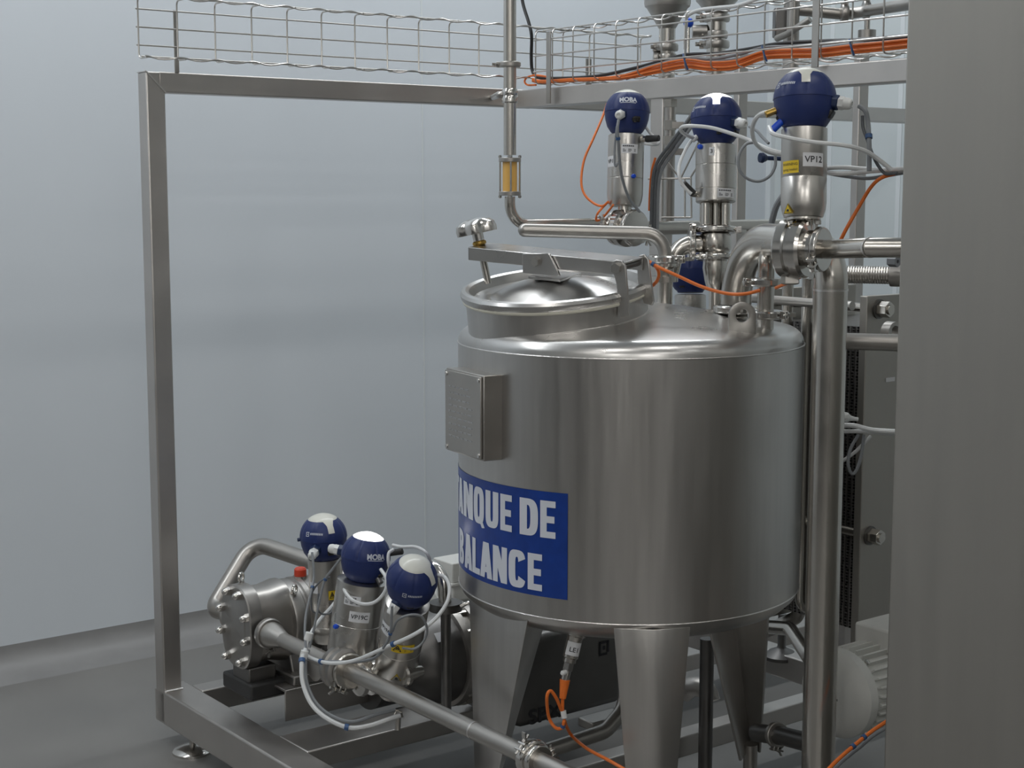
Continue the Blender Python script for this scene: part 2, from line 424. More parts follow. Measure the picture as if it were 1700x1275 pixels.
def sign_line(txt, spans, z0, h):
    mb = MB(); fn = sfn(.0016)
    for ch, (u0, u1) in zip(txt, spans):
        for quad in glyph(ch, 1):
            vs = []; k = 4
            (ax, ay), (bx, by), (cx, cy), (dx, dy) = quad
            for j in range(2):
                for i in range(k + 1):
                    u = i / k
                    x, y = ((ax + (bx - ax) * u, ay + (by - ay) * u) if j == 0 else (dx + (cx - dx) * u, dy + (cy - dy) * u))
                    vs.append(fn(u0 + (u1 - u0) * x, z0 + y * h))
            mb.add(vs, [(i, i + 1, k + 2 + i, k + 1 + i) for i in range(k)])
    return mb.build('lettering', 'sign_white', sign)
e1 = tp(-28, 0)
hA0 = alongy(tp(-28.5, 0), Z, 891).z; hA1 = alongy(tp(-28.5, 0), Z, 829.5).z
hB0 = alongy(tp(-33.5, 0), Z, 976.6).z; hB1 = alongy(tp(-33.5, 0), Z, 916).z
def spans(pxs, extra):
    out = [(phx(a), phx(b)) for a, b in pxs]; x = out[0][0]
    for g, w_ in extra: out.insert(0, (x - g - w_, x - g)); x = x - g - w_
    return out
sign_line('TANQUEDE', spans([(770.8, 786.2), (787.6, 804.5), (807, 828.3), (831.5, 850.5), (863.6, 894), (897.6, 923)], [(.6, 7.6), (-.2, 6.6)]), hA0, hA1 - hA0)
sign_line('BALANCE', spans([(785, 797.4), (797.8, 818), (819, 842.6), (845, 873.6), (877, 900.8)], [(.2, 7.2), (.9, 7.0)]), hB0, hB1 - hB0)

# nameplate box
PN = -56.0; nd = tdir(PN); ns = Z.cross(nd); rp = TR + .034
pc = alongy(TC + nd * rp, Z, 687); bw, bh = .158, .168
npb = MB().box(pc - nd * .030, (ns, nd, Z), (bw, .056, bh)).build('nameplate_box', 'pipe_dull', tank, bevel=.002)
npl = MB().box(pc + nd * .0005, (ns, nd, Z), (bw * .95, .005, bh * .965)).build('nameplate', 'pipe_dull', npb, bevel=.0015)
for i in (-1, 1):
    for j in (-1, 1):
        MB().lathe(pc + nd * .003 + ns * i * bw * .43 + Z * j * bh * .44, nd, [(.0045, 0), (.004, .002), (0, .0025)], 16).build('screw', 'polished', npb)
mb = MB(); rr = random.Random(3)
for r_ in range(9):
    zz = .05 - r_ * .0125; x = -.058
    while x < .03:
        l_ = rr.uniform(.006, .02); mb.box(pc + nd * .0034 + ns * (x + l_ / 2) + Z * zz, (ns, nd, Z), (l_, .0005, .0028)); x += l_ + .005
mb.build('engraving', 'label_gray', npl)

# manway neck, lid, hinge and arm
NX = V((-.075, -.13, 1)).normalized()
LC = P(923, 479, 3.112); NR, RR = .1845, .194
MB().lathe(LC - NX * .20, NX, [(NR - .004, 0), (NR, .004), (NR, .186), (NR - .01, .186)], 96, close=False).build('manway_neck', 'tank_steel', tank)
# weld bead where the neck meets the dome
def dome_z(r):
    pts = [(0, ZT + .086), (.14, ZT + .068), (.28, ZT + .045), (.324, ZT + .034), (.36, ZT)]
    for (r0, z0), (r1, z1) in zip(pts, pts[1:]):
        if r <= r1: return z0 + (z1 - z0) * (r - r0) / (r1 - r0)
    return ZT - .2
ex = NX.orthogonal().normalized(); ey = NX.cross(ex); bead = []
for i in range(97):
    t = 2 * pi * i / 96; base = LC + (ex * cos(t) + ey * sin(t)) * NR
    lo, hi = 0, .2
    for _ in range(24):
        mid = (lo + hi) / 2; p_ = base - NX * mid
        if p_.z > dome_z(sqrt((p_.x - TX) ** 2 + (p_.y - TY) ** 2)): lo = mid
        else: hi = mid
    bead.append(base - NX * lo)
MB().tube(bead, .0022, 6).build('weld_seam', 'weld', tank)
MB().torus(LC - NX * .0105, NX, NR + .003, .0042, 96, 8).build('gasket', 'gasket', tank)
lid = MB().lathe(LC, NX, [(RR - .016, -.008), (RR - .003, -.008), (RR, -.004), (RR + .001, .004), (RR - .003, .010), (RR - .010, .012), (RR - .017, .009), (RR - .022, .0), (RR - .026, -.016), (RR - .036, -.019), (.10, .008), (.03, .026), (0, .028)], 96).build('manhole_lid', 'dome_steel', tank)
AL = radians(33); wv = V((sin(AL), cos(AL), .10)).normalized()
p0 = P(777, 421, 3.15); pn = V((sin(AL), cos(AL), 0)); p1 = vpl(1037, 447, p0, pn)
av = (p1 - p0).normalized(); wv = (wv - av * wv.dot(av)).normalized(); hv = av.cross(wv)
if hv.z < 0: hv = -hv
AW, AH = .076, .027; Lr = (p1 - p0).length
mb = MB(); mid = (p0 + p1) / 2 + wv * AW / 2
mb.box(mid + hv * (AH / 2 - .002), (av, wv, hv), (Lr, AW, .004))
mb.box(mid - wv * (AW / 2 - .002), (av, wv, hv), (Lr, .004, AH)); mb.box(mid + wv * (AW / 2 - .002), (av, wv, hv), (Lr, .004, AH))
mb.box(p0 + wv * AW / 2 + av * .002, (av, wv, hv), (.004, AW, AH))
arm = mb.build('lid_arm', 'dome_steel', tank, bevel=.0015)
def plate_px(pts, q0, nrm, th):
    mb = MB(); f = [vpl(x, y, q0, nrm) for x, y in pts]; n_ = len(f); nn = nrm.normalized() * th
    mb.add([p - nn * .5 for p in f] + [p + nn * .5 for p in f], [tuple(range(n_)), tuple(range(n_, 2 * n_))] + [(i, (i + 1) % n_, n_ + (i + 1) % n_, n_ + i) for i in range(n_)])
    return mb
br = plate_px([(868, 421), (910, 420), (913, 422), (930, 457), (926, 459), (869, 453)], p0 - wv * .005, wv, .006).build('bracket', 'dome_steel', arm, bevel=.001)
bk = vpl(892, 434, p0 - wv * .005, wv)
MB().hexa(bk, bk - wv * .012, .0095).build('bolt', 'polished', arm)
MB().cyl(bk, bk + wv * .085, .005).build('pivot_pin', 'polished', arm)
br2 = MB().box(LC + NX * .026, (av, wv, NX), (.075, .085, .006)).build('bracket_foot', 'dome_steel', lid, bevel=.001)
hf = p1 - wv * .005
hpts = [(1016, 440), (1018, 434), (1024, 431), (1033, 433), (1039, 441), (1046, 524), (1030, 527), (1024, 470)]
h1 = plate_px(hpts, hf, wv, .006).build('hinge', 'tank_steel', tank, bevel=.001)
hb = vpl(1026, 445, hf, wv)
MB().hexa(hb, hb - wv * .011, .0105).build('bolt', 'polished', h1)
h2 = plate_px([(1058, 432), (1062, 424), (1070, 422), (1077, 430), (1082, 470), (1086, 500), (1083, 507), (1070, 503), (1060, 470)], p1 + wv * (AW + .004), wv, .006).build('hinge', 'tank_steel', tank, bevel=.001)
MB().cyl(hb, hb + wv * (AW + .012), .0075).build('pivot_pin', 'dark_steel', h1)
# star knob and spindle
kb = vpl(796, 404, p0 + wv * AW * .5, pn); kt = vpl(789, 372, p0 + wv * AW * .45, pn); ku = (kt - kb).normalized()
kn = MB().lathe(kt - ku * .012, ku, [(.010, 0), (.028, .001), (.037, -.008), (.0405, -.008), (.0415, .002), (.039, .012), (.031, .019), (.018, .023), (0, .024)], 84, mod=lambda t, h: 1 + (.10 if -.02 < h < .015 else .04) * cos(6 * t + .6)).build('star_knob', 'polished', tank)
MB().cyl(kb + ku * .003, kt - ku * .012, .0115, .012).build('knob_hub', 'polished', kn)
MB().lathe(kb - ku * .004, ku, [(.012, 0), (.0145, .003), (.0145, .007), (.011, .01)], 24).build('washer', 'brass', kn)
sp = kb - ku * .03
for dx in (-.0035, .0045): pass
MB().cyl(kb - ku * .02, kb - ku * .085, .0075).build('spindle', 'pipe_steel', kn)
# lifting lug
lp = P(1232, 536, 2.98); e_r = RT; e_u = Z
def lug():
    mb = MB(); R_, r_ = .0265, .0128; n_ = 40; hc = V((0, 0, 0)); vo = []; vi = []
    for i in range(n_):
        t = 2 * pi * i / n_; c_, s_ = cos(t), sin(t)
        if s_ >= 0: o_ = (R_ * c_, R_ * s_)
        else:
            k_ = min(R_ / max(abs(c_), 1e-6), .055 / max(abs(s_), 1e-6)); o_ = (c_ * k_, s_ * k_)
        vo.append(lp + Z * .014 + e_r * o_[0] + e_u * o_[1]); vi.append(lp + Z * .014 + e_r * r_ * c_ + e_u * r_ * s_)
    mb.add(vo + vi, [(i, (i + 1) % n_, n_ + (i + 1) % n_, n_ + i) for i in range(n_)]); return mb
lug().build('lifting_lug', 'pipe_dull', tank, solid=.012, bevel=.001)
# legs: bent plates that taper downwards
def leg(top, bot, zt_=ZB - .008, zb_=.15):
    """three (column, radius) stations at the top and three at the foot: edge, fold, edge"""
    mb = MB(); up = [tp(phx(d, r, zt_), zt_, r) for d, r in top]; lo = [tp(phx(d, r, zb_), zb_, r) for d, r in bot]
    mb.add(up + lo, [(0, 1, 4, 3), (1, 2, 5, 4)])
    o = mb.build('leg', 'tank_steel', tank, solid=.006, bevel=.001, sharp=20)
    c_ = (lo[0] + lo[1] + lo[2]) / 3; c_.z = 0
    MB().lathe(c_, Z, [(.045, 0), (.045, .01), (.02, .02), (.016, .03), (.016, .17), (0, .17)], 28).build('leg_foot', 'pipe_dull', o)
leg([(781, .352), (876, .354), (911, .25)], [(791, .34), (815, .345), (822, .29)])
leg([(1019, .354), (1085, .362), (1145, .354)], [(1049, .345), (1085, .352), (1113, .345)])
def legpt(x, y_, z):
    d = y_ * cos(PITCH) + (CAM.z - z) * sin(PITCH); return V(((x - CX) / F * d, y_, z))
mb = MB(); up = [legpt(x, y_, ZB - .008) for x, y_ in ((1157, 3.24), (1206, 3.42), (1281, 3.33))]
lo = [legpt(x, y_, .15) for x, y_ in ((1229, 3.30), (1246, 3.40), (1262, 3.35))]
mb.add(up + lo, [(0, 1, 4, 3), (1, 2, 5, 4)])
l3 = mb.build('leg', 'tank_steel', tank, solid=.006, bevel=.001, sharp=20)
c_ = (lo[0] + lo[1] + lo[2]) / 3; c_.z = 0
MB().lathe(c_, Z, [(.045, 0), (.045, .01), (.02, .02), (.016, .03), (.016, .17), (0, .17)], 28).build('leg_foot', 'pipe_dull', l3)
# ------------------------------------------------------------------ cable trays (wire mesh channels lying on their side)
def tray(name, label, a_px, n_sp, start, axis, flange, h_top, h_bot, depth, wr=.0021, rows=3):
    """start: point on the lower corner line; axis: run; flange: direction of both lips"""
    t = thing(name, label, 'cable tray', start)
    H = h_top; mb = MB()
    s_list = a_px
    end = s_list[-1]
    for s_ in s_list:
        b0 = start + axis * s_; t0 = b0 + Z * H; rb = .012
        path = fillet([b0 + flange * depth, b0, t0, t0 + flange * depth], rb, 4)
        mb.tube(path, wr, 6)
    mb.build('cross_wires', 'wire', t)
    def line(p, wav=0):
        m2 = MB(); pts = []
        n_ = 8 * len(s_list) if wav else 1
        for i in range(n_ + 1):
            s_ = s_list[0] - .004 + (end - s_list[0] + .008) * i / n_
            pts.append(p + axis * s_ + (flange * (-wr * 2.4 * sin(2 * pi * i / 8)) if wav else Z * 0) + Z * (wav * wr * 1.6 * cos(2 * pi * i / 8)))
        m2.tube(pts, wr, 6); m2.build('long_wire', 'wire', t)
    for k in range(rows): line(start + Z * H * (k + .75) / (rows + .35) - flange * wr * 1.6)
    for z_ in (0, H):
        line(start + flange * depth + Z * z_ , 1); line(start + flange * depth * .5 + Z * (z_ + wr * 1.6))
    return t
# tray on the long top beam: post end at x=231, mesh 50 mm pitch
tp0 = vpl(231, 97, L0 - B * .02, B)
s = [toab(vpl(x_, y_, L0 - B * .02, B))[0] - toab(tp0)[0] for x_, y_ in [(231, 97), (293, 101), (355, 106), (417, 110), (475, 114), (533, 117), (588, 121), (641, 126), (694, 130), (745, 133), (795, 138)]]
sp_ = (s[-1] - s[0]) / (len(s) - 1)
s = [i * sp_ for i in range(17)]
tt0 = vpl(229, -4, L0 - B * .02, B)
traya = tray('cable_tray', 'stainless wire mesh cable tray, empty, running along the long beam from the tall post', s, 0, tp0, A, -B, tt0.z - tp0.z, 0, .045)
for x_ in (293.5, 977):
    q_ = vpl(x_, 110, L0 + B * .0, B)
    MB().box(V((q_.x, q_.y, L0.z + (.075 if x_ < 400 else .04))), (A, B, Z), (.011 if x_ < 400 else .02, .004, .15 if x_ < 400 else .12)).build('bracket', 'pipe_dull', traya)
# tray on the cross beam, holding the cables
cb0 = ab(aX, 0, 0)
lowb = vpl(889, 139, ab(aX - .012, 0, 0), A); topb = vpl(887, 52, ab(aX - .012, 0, 0), A)
slen = (vpl(1540, 50, ab(aX - .012, 0, 0), A) - lowb).length
xs = [917, 951, 986, 1022, 1058.5, 1098, 1137, 1180, 1223, 1268, 1314, 1362, 1413, 1465, 1518]
s2 = [0.0] + [toab(lowb)[1] - toab(vpl(x_, 110, ab(aX - .012, 0, 0), A))[1] for x_ in xs]
trayb = tray('cable_tray', 'stainless wire mesh cable tray filled with orange and gray cables', s2, 0, lowb, -B, A, topb.z - lowb.z, 0, .06)
for x_, w_, y0_, y1_ in ((911, .018, 52, 172), (1356, .020, -20, 112)):
    q0 = vpl(x_, y0_, ab(aX - .018, 0, 0), A); q1 = alongy(q0, Z, y1_)
    MB().box((q0 + q1) / 2, (B, A, Z), (w_, .004, (q0 - q1).length)).build('bracket', 'pipe_dull', trayb, bevel=.0008)
# cables lying in that tray: depth measured on the plane of its lips
def on_tray(x, y, off): return vpl(x, y, ab(aX + off, 0, 0), A)
def tray_cable(name, label, pts, r, m, off):
    o = MB().tube(catmull([on_tray(x, y, off) for x, y in pts], 8), r, 8).build(name, m); return tag(o, label, 'cable', 'cables lying in the mesh tray')
base_o = [(884, 133), (900, 136), (950, 133), (1000, 131), (1040, 127), (1090, 115), (1137, 106), (1180, 110), (1223, 107), (1268, 92), (1314, 89), (1362, 88), (1413, 82), (1465, 77), (1520, 71)]
og = ['uppermost orange cable of the bundle in the mesh tray', 'second orange cable of the bundle in the mesh tray, just under the uppermost', 'third orange cable down in the bundle in the mesh tray', 'lowest orange cable of the bundle in the mesh tray']
for i in range(4):
    dy = (-6.5, -2.2, 2.0, 6.0)[i]
    pts = [(x, y + dy * min(1, max(.25, (x - 1000) / 90))) for x, y in base_o]
    c_ = tray_cable('orange_cable', og[i], pts, .0031, 'orange', .006 + .0045 * (i % 2))
    if i == 0:
        for x_ in (1137, 1268, 1413):
            yy = [y for x, y in base_o if x == x_][0]
            m2 = MB(); m2.tube(catmull([on_tray(x_ - 3, yy - 16, -.005), on_tray(x_, yy - 4, -.016), on_tray(x_ + 5, yy + 10, -.010)], 4), .0026, 6); m2.build('cable_tie', 'tie_blue', c_)
tray_cable('black_cable', 'thick black cable dropping into the mesh tray and running along it', [(864, -30), (868, 5), (878, 38), (882.5, 60), (882, 95), (884, 118), (893, 128), (915, 130), (960, 129), (1000, 125), (1050, 114), (1100, 101), (1140, 91), (1190, 89), (1240, 82), (1290, 73), (1350, 69), (1430, 66), (1520, 60)], .0048, 'black', .035)
for i, (dy, r_) in enumerate([(0, .0042), (7, .0036)]):
    tray_cable('gray_cable', ['upper gray cable above the orange bundle in the mesh tray', 'lower gray cable touching the orange bundle in the mesh tray'][i], [(1040, 124 + dy), (1080, 110 + dy), (1137, 97 + dy), (1180, 98 + dy * .6), (1223, 91 + dy), (1268, 79 + dy), (1314, 77 + dy), (1362, 73 + dy), (1413, 67 + dy), (1465, 63 + dy), (1520, 58 + dy)], r_, 'gray_cable', .028)
tray_cable('orange_cable', 'thin orange cable looping at the corner of the mesh tray', [(912, 128), (890, 125), (876, 128), (871, 135), (876, 141), (890, 141)], .0028, 'orange', .012)
o_ = MB().tube(catmull([on_tray(x, y, -.004) for x, y in [(1137, 82), (1139, 40), (1142, 26), (1160, 17), (1190, 13), (1225, 9), (1262, -4), (1290, -16)]], 6), .0046, 8).build('white_tube', 'white_tube'); tag(o_, 'white air tube tied along the top edge of the mesh tray', 'tube')

# ------------------------------------------------------------------ fill pipe with sight glass
D1 = 3.62
pc_ = P(846.5, 160, D1); v_top = alongy(pc_, Z, -60)
HY = 377
xz = P(852, 376, D1)
elb = V((pc_.x, pc_.y, alongy(pc_, Z, 373).z))
pend = along(elb, A, 1018)
PR = .0163
fill = thing('fill_pipe', 'vertical stainless pipe with amber sight glass that bends toward the valves', 'pipe', elb)
sg0 = alongy(pc_, Z, 266); sg1 = alongy(pc_, Z, 322)
MB().cyl(v_top, sg0 + Z * .012, PR * .93).build('pipe', 'pipe_steel', fill)
MB().tube(fillet([sg1 - Z * .006, elb, pend], .052, 12), PR * .8, 20).build('pipe', 'pipe_steel', fill)
c107 = alongy(pc_, Z, 107); clamp(fill, c107, Z, .026, (-RT + FW * .3), .013, 'pipe_dull')
u_ = alongy(pc_, Z, 160)
MB().lathe(u_ - Z * .016, Z, [(.0165, 0), (.0195, .003), (.0195, .014), (.018, .017), (.0195, .02), (.0195, .028), (.0165, .034)], 32).build('union', 'polished', fill)
MB().tube(fillet([u_ + Z * .004, along(u_ + Z * .004, RT, 828), vpl(818, 162, L0 - B * 0, B)], .01), .008, 12).build('support_stub', 'pipe_dull', fill)
fl = MB()
for q_ in (sg0, sg1): fl.lathe(q_ - Z * .004, Z, [(.0, 0), (.0265, 0), (.0265, .010), (.0, .010)], 32)
sgb = fl.build('sight_glass_flange', 'pipe_dull', fill, bevel=.001)
MB().cyl(sg1, sg0, .0175).build('sight_glass', 'amber', sgb)
for k in range(4):
    t = radians(90 * k + 5); o_ = (RT * cos(t) + V((0, 1, 0)) * sin(t)) * .0235
    rb = MB().cyl(sg1 + o_ - Z * .010, sg0 + o_ + Z * .012, .0023, n=8)
    rb.hexa(sg0 + o_ + Z * .006, sg0 + o_ + Z * .011, .0045); rb.hexa(sg1 + o_ - Z * .009, sg1 + o_ - Z * .004, .0045); rb.build('tie_rod', 'polished', sgb)

# capped pipe in front of it that bends down into the tank
D2 = 3.38
qa = P(871, 382, D2); qb = P(1104, 388, D2 - .02); hd = (qb - qa).normalized(); qc = alongy(qb, Z, 470)
dead = thing('vent_pipe', 'capped stainless pipe over the tank that elbows down into a clamp', 'pipe', qc)
PR2 = .0150
MB().tube(fillet([qa, qb, qc], .046, 12), PR2, 20).build('pipe', 'pipe_dull', dead)
MB().lathe(qa, -hd, [(PR2, 0), (PR2 * .95, .005), (PR2 * .7, .011), (PR2 * .3, .014), (0, .015)], 20).build('end_cap', 'pipe_dull', dead)
clamp(dead, alongy(qb, Z, 430), Z, .037, RT * 1 - FW * .55, .017)
MB().lathe(alongy(qb, Z, 437), -Z, [(.030, 0), (.030, .006), (.020, .012), (.0185, .05), (.0185, .1)], 32).build('ferrule', 'pipe_steel', dead)
MB().ring(alongy(qb, Z, 463), Z, .018, .030, .012).build('collar', 'pipe_steel', dead)
# ------------------------------------------------------------------ valves with blue control heads
def valve(name, label, head, low, R, opts):
    """head: (px,py,depth) of the head centre; low: (px,py,depth) of a point further down the axis"""
    hc = P(*head); lo = P(*low); u = (hc - lo).normalized()
    f0 = (CAM - hc).normalized(); f = (f0 - u * f0.dot(u)).normalized(); s = f.cross(u) * -1
    if s.dot(RT) < 0: s = -s
    def dirn(az, el): return (f * cos(radians(az)) + s * sin(radians(az))) * cos(radians(el)) + u * sin(radians(el))
    ar = R * opts.get('ar', .75)
    def alen(y): return (hc - alongy(hc, u, y)).length
    ya_, yb_ = opts['act']                      # image rows where the actuator starts and ends
    h0, h1 = alen(ya_), alen(yb_)
    base = hc - u * (h1 + .05)
    t = thing(name, label, 'valve', base, 'valves with blue control heads')
    # head: lower bowl and lobed upper shell
    k0 = min(h0, R * 1.02)
    low_p = [(R * .56, -k0), (R * .60, -R * .94), (R * .70, -R * .86), (R * .86, -R * .62), (R * .95, -R * .32), (R * .985, -R * .02)]
    MB().lathe(hc, u, low_p, 64, ref=f).build('head_bowl', 'blue_plastic', t)
    az0 = opts.get('logo_az', 0)
    def lob(th, h):
        d_ = abs(((th - radians(az0)) / (2 * pi / 8) + .5) % 1 - .5)
        return 1 - (.035 * max(0, 1 - d_ / .09) if h > 0 else 0) - .0
    up_p = [(R * .985, -R * .02), (R * 1.0, -R * .012), (R * 1.0, R * .03)] + [(R * cos(a), R * sin(a)) for a in [radians(d) for d in (8, 16, 24, 32, 40, 47, 52)]] + [(R * .58, R * .79)]
    hs = MB().lathe(hc, u, up_p, 96, mod=lob, ref=f).build('head_cover', 'blue_plastic', t)
    cap = MB(); cap.lathe(hc, u, [(R * .615, R * .785)] + [(R * 1.005 * cos(radians(d)), R * 1.005 * sin(radians(d))) for d in (53, 60, 68, 77, 84)] + [(0, R * 1.005)], 48, ref=f)
    taz = opts.get('tab_az', 0); vs = []; n_ = 8
    for j in range(n_ + 1):
        el = 58 - (58 - opts.get('tab_el', 22)) * j / n_
        for i in range(5):
            wdt = (9.5 + 10 * max(0, (el - 40) / 18)) ; az = taz + (i - 2) / 2 * wdt / cos(radians(el)) * .82
            vs.append(hc + dirn(az, el) * R * 1.012)
    cap.add(vs, [(j * 5 + i, j * 5 + i + 1, j * 5 + i + 6, j * 5 + i + 5) for j in range(n_) for i in range(4)])
    cap.build('indicator_cap', 'cap_lit' if opts.get('lit') else 'cap_white', t)['label'] = 'glowing white light cap' if opts.get('lit') else 'translucent white light cap'
    # logo on one petal
    lg = opts.get('logo')
    if lg:
        def sm(az, el):
            d0 = dirn(az, el); sx_ = Z * 0 + u.cross(d0).normalized(); uy = d0.cross(sx_).normalized()
            return lambda a_, b_: hc + (d0 + sx_ * (a_ / R) + uy * (b_ / R)).normalized() * R * 1.008
        fn = sm(opts.get('logo_az', 0), opts.get('logo_el', 20))
        if lg == 'MOBA':
            text_mesh('MOBA', 'white_text', hs, fn, R * .30, bold=.0008, sx=.95)
            patch(fn, -R * .36, R * .36, -R * .155, -R * .125, 'white_text', hs, 'underline', 6)
        else:
            m2 = MB()
            for (x0, y0, x1, y1) in [(-.42, -.09, -.39, .11), (-.42, .08, -.24, .11), (-.42, -.09, -.24, -.06), (-.36, -.005, -.26, .025), (-.27, .03, -.24, .11), (-.27, -.09, -.24, .0)]:
                m2.add([fn(R * a_, R * b_) for a_, b_ in ((x0, y0), (x1, y0), (x1, y1), (x0, y1))], [(0, 1, 2, 3)])
            for i in range(9):
                x0 = -.18 + i * .065; m2.add([fn(R * a_, R * b_) for a_, b_ in ((x0, -.02), (x0 + .04, -.02), (x0 + .046, .07), (x0 + .006, .07))], [(0, 1, 2, 3)])
            m2.build('logo', 'white_text', hs)
    # cable gland on its boss
    ga = opts.get('gland')
    if ga:
        d_ = dirn(*ga); c0 = hc + dirn(ga[0], ga[1]) * R * .80
        MB().cyl(c0, c0 + d_ * R * .34, R * .27, R * .25, 6).build('gland_boss', 'blue_dark', t, bevel=.002)
        g0 = c0 + d_ * R * .34
        g_ = MB(); g_.hexa(g0, g0 + d_ * R * .16, R * .215); g_.lathe(g0 + d_ * R * .16, d_, [(R * .19, 0), (R * .19, R * .14), (R * .15, R * .24), (R * .09, R * .27), (R * .08, R * .2)], 16)
        g_ = g_.build('cable_gland', 'white_plastic', t)
        MB().cyl(g0 + d_ * R * .2, g0 + d_ * R * .272, R * .085, n=12).build('seal', 'black', g_)
        opts['gland_tip'] = g0 + d_ * R * .26
    for az, el, ln, rr, mm in opts.get('ports', []):
        d_ = dirn(az, el); c0 = hc + d_ * R * .8
        MB().cyl(c0, c0 + d_ * R * (.2 + ln), R * rr, n=14).build('air_port', mm, t, bevel=.001)
    for az, el, sz in opts.get('blocks', []):
        d_ = dirn(az, el); sx_ = u.cross(d_).normalized()
        MB().box(hc + d_ * R * .95, (sx_, d_, d_.cross(sx_)), (R * sz, R * .3, R * sz * .8)).build('plug_socket', 'black', t, bevel=.003)
    # actuator
    a0 = hc - u * h0; L_ = h1 - h0; a1 = hc - u * h1
    sm_ = opts.get('seam', .55)
    prof = [(ar * .9, 0), (ar, .002), (ar, L_ * sm_ - .001), (ar * .985, L_ * sm_), (ar, L_ * sm_ + .001)]
    style = opts.get('style', 'taper')
    if style == 'taper': prof += [(ar, L_ * .84), (ar * .96, L_ * .92), (ar * .86, L_), (0, L_)]
    elif style == 'step': prof += [(ar, L_ * .77), (ar * .98, L_ * .775), (ar * .98, L_ * .985), (ar * .94, L_), (0, L_)]
    else: prof += [(ar, L_ * .95), (ar * .93, L_), (0, L_)]
    act = MB().lathe(a0, -u, prof, 72, ref=f).build('actuator', 'act_steel', t)
    cf = lambda az, dist: cylmap(a0 - u * dist, u, ar, dirn(az, 0))
    for kind, az, y, args in opts.get('labels', []):
        d0 = alen(y) - h0; fn = cf(az, d0)
        if kind == 'white':
            w_, h_, txt, ts = args
            lb = patch(fn, -w_ / 2, w_ / 2, -h_ / 2, h_ / 2, 'label_white', t, 'label'); lb['label'] = 'white printed label'
            if txt:
                fn2 = cylmap(a0 - u * d0, u, ar, dirn(az, 0), .0011)
                text_mesh(txt, 'black_text', lb, fn2, ts, bold=.0002)
        elif kind == 'data':
            w_, h_ = args
            lb = patch(fn, -w_ / 2, w_ / 2, -h_ / 2, h_ / 2, 'label_white', t, 'data_plate'); fn2 = cylmap(a0 - u * d0, u, ar, dirn(az, 0), .0011)
            m2 = MB(); rr = random.Random(5)
            def bar(x0, x1, y0, y1): m2.add([fn2(x0 * w_, y0 * h_), fn2(x1 * w_, y0 * h_), fn2(x1 * w_, y1 * h_), fn2(x0 * w_, y1 * h_)], [(0, 1, 2, 3)])
            x = -.42
            while x < .22: l_ = rr.uniform(.05, .1); bar(x, x + l_, .22, .34); x += l_ + .025
            for yy in (-.08, -.2, -.32):
                bar(-.42, -.42 + rr.uniform(.1, .2), yy, yy + .05); bar(-.1, .05 + rr.uniform(0, .1), yy, yy + .05); bar(.25, .36, yy, yy + .05)
            m2.build('print', 'black_text', lb)
        elif kind == 'warn':
            w_, h_, l1, l2 = args
            lb = patch(fn, -w_ / 2, w_ / 2, -h_ / 2, h_ / 2, 'yellow', t, 'warning_label'); lb['label'] = 'yellow warning label'
            fn2 = cylmap(a0 - u * d0, u, ar, dirn(az, 0), .0011)
            if l1:
                o_ = text_mesh(l1, 'black_text', lb, lambda a_, b_: fn2(a_, b_ + h_ * .2), h_ * .30)
                o_ = text_mesh(l2, 'black_text', lb, lambda a_, b_: fn2(a_, b_ - h_ * .22), h_ * .26)
            else:
                m2 = MB()
                def ln(p, q, w2):
                    p = V((*p, 0)); q = V((*q, 0)); n2 = (q - p).normalized().cross(Z) * w2
                    m2.add([fn2(v.x * w_, v.y * h_) for v in (p - n2, q - n2, q + n2, p + n2)], [(0, 1, 2, 3)])
                for a_, b_ in (((-.42, -.3), (-.08, -.3)), ((-.42, -.3), (-.25, .36)), ((-.08, -.3), (-.25, .36)), ((-.3, -.18), (-.25, .16)), ((-.2, -.18), (-.22, .1))): ln(a_, b_, .025)
                for yy in (.2, .05, -.1, -.25): ln((.06, yy), (.40, yy), .02)
                m2.build('print', 'black_text', lb)
        elif kind == 'tri':
            s_ = args
            lb = polyon(fn, [(-s_ / 2, -s_ * .43), (s_ / 2, -s_ * .43), (0, s_ * .43)], 'yellow', t, 'warning_label')
            fn2 = cylmap(a0 - u * d0, u, ar, dirn(az, 0), .0011)
            m2 = MB()
            pt = [(-s_ * .46, -s_ * .405), (s_ * .46, -s_ * .405), (0, s_ * .40)]; pi_ = [(x * .86, y * .86 - s_ * .012) for x, y in pt]
            m2.add([fn2(*p) for p in pt + pi_], [(0, 1, 4, 3), (1, 2, 5, 4), (2, 0, 3, 5)])
            m2.add([fn2(-s_ * .14, -s_ * .25), fn2(s_ * .16, -s_ * .27), fn2(s_ * .12, -s_ * .08), fn2(-s_ * .05, -s_ * .06)], [(0, 1, 2, 3)])
            m2.build('print', 'black_text', lb)
        elif kind == 'plug':
            MB().lathe(fn(0, 0), (fn(0, 0) - (a0 - u * d0)).normalized(), [(R * .1, -.002), (R * .1, .003), (R * .075, .006), (0, .007)], 20).build('plug', args, t)
        elif kind == 'hose':
            d_ = dirn(az, 0); p_ = a0 - u * d0 + d_ * ar
            MB().cyl(p_ - d_ * .003, p_ + d_ * .014, .007, n=10).build('fitting', 'pipe_steel', t)
            p2 = p_ + d_ * .010; dd = (d_ * args[0] + u * args[1]).normalized()
            MB().cyl(p2, p2 + dd * .034, .0085, .0075, 14).build('hose_elbow', 'rubber', t, bevel=.001)
    return dict(t=t, hc=hc, u=u, f=f, s=s, R=R, ar=ar, a1=a1, dirn=dirn, h1=h1)

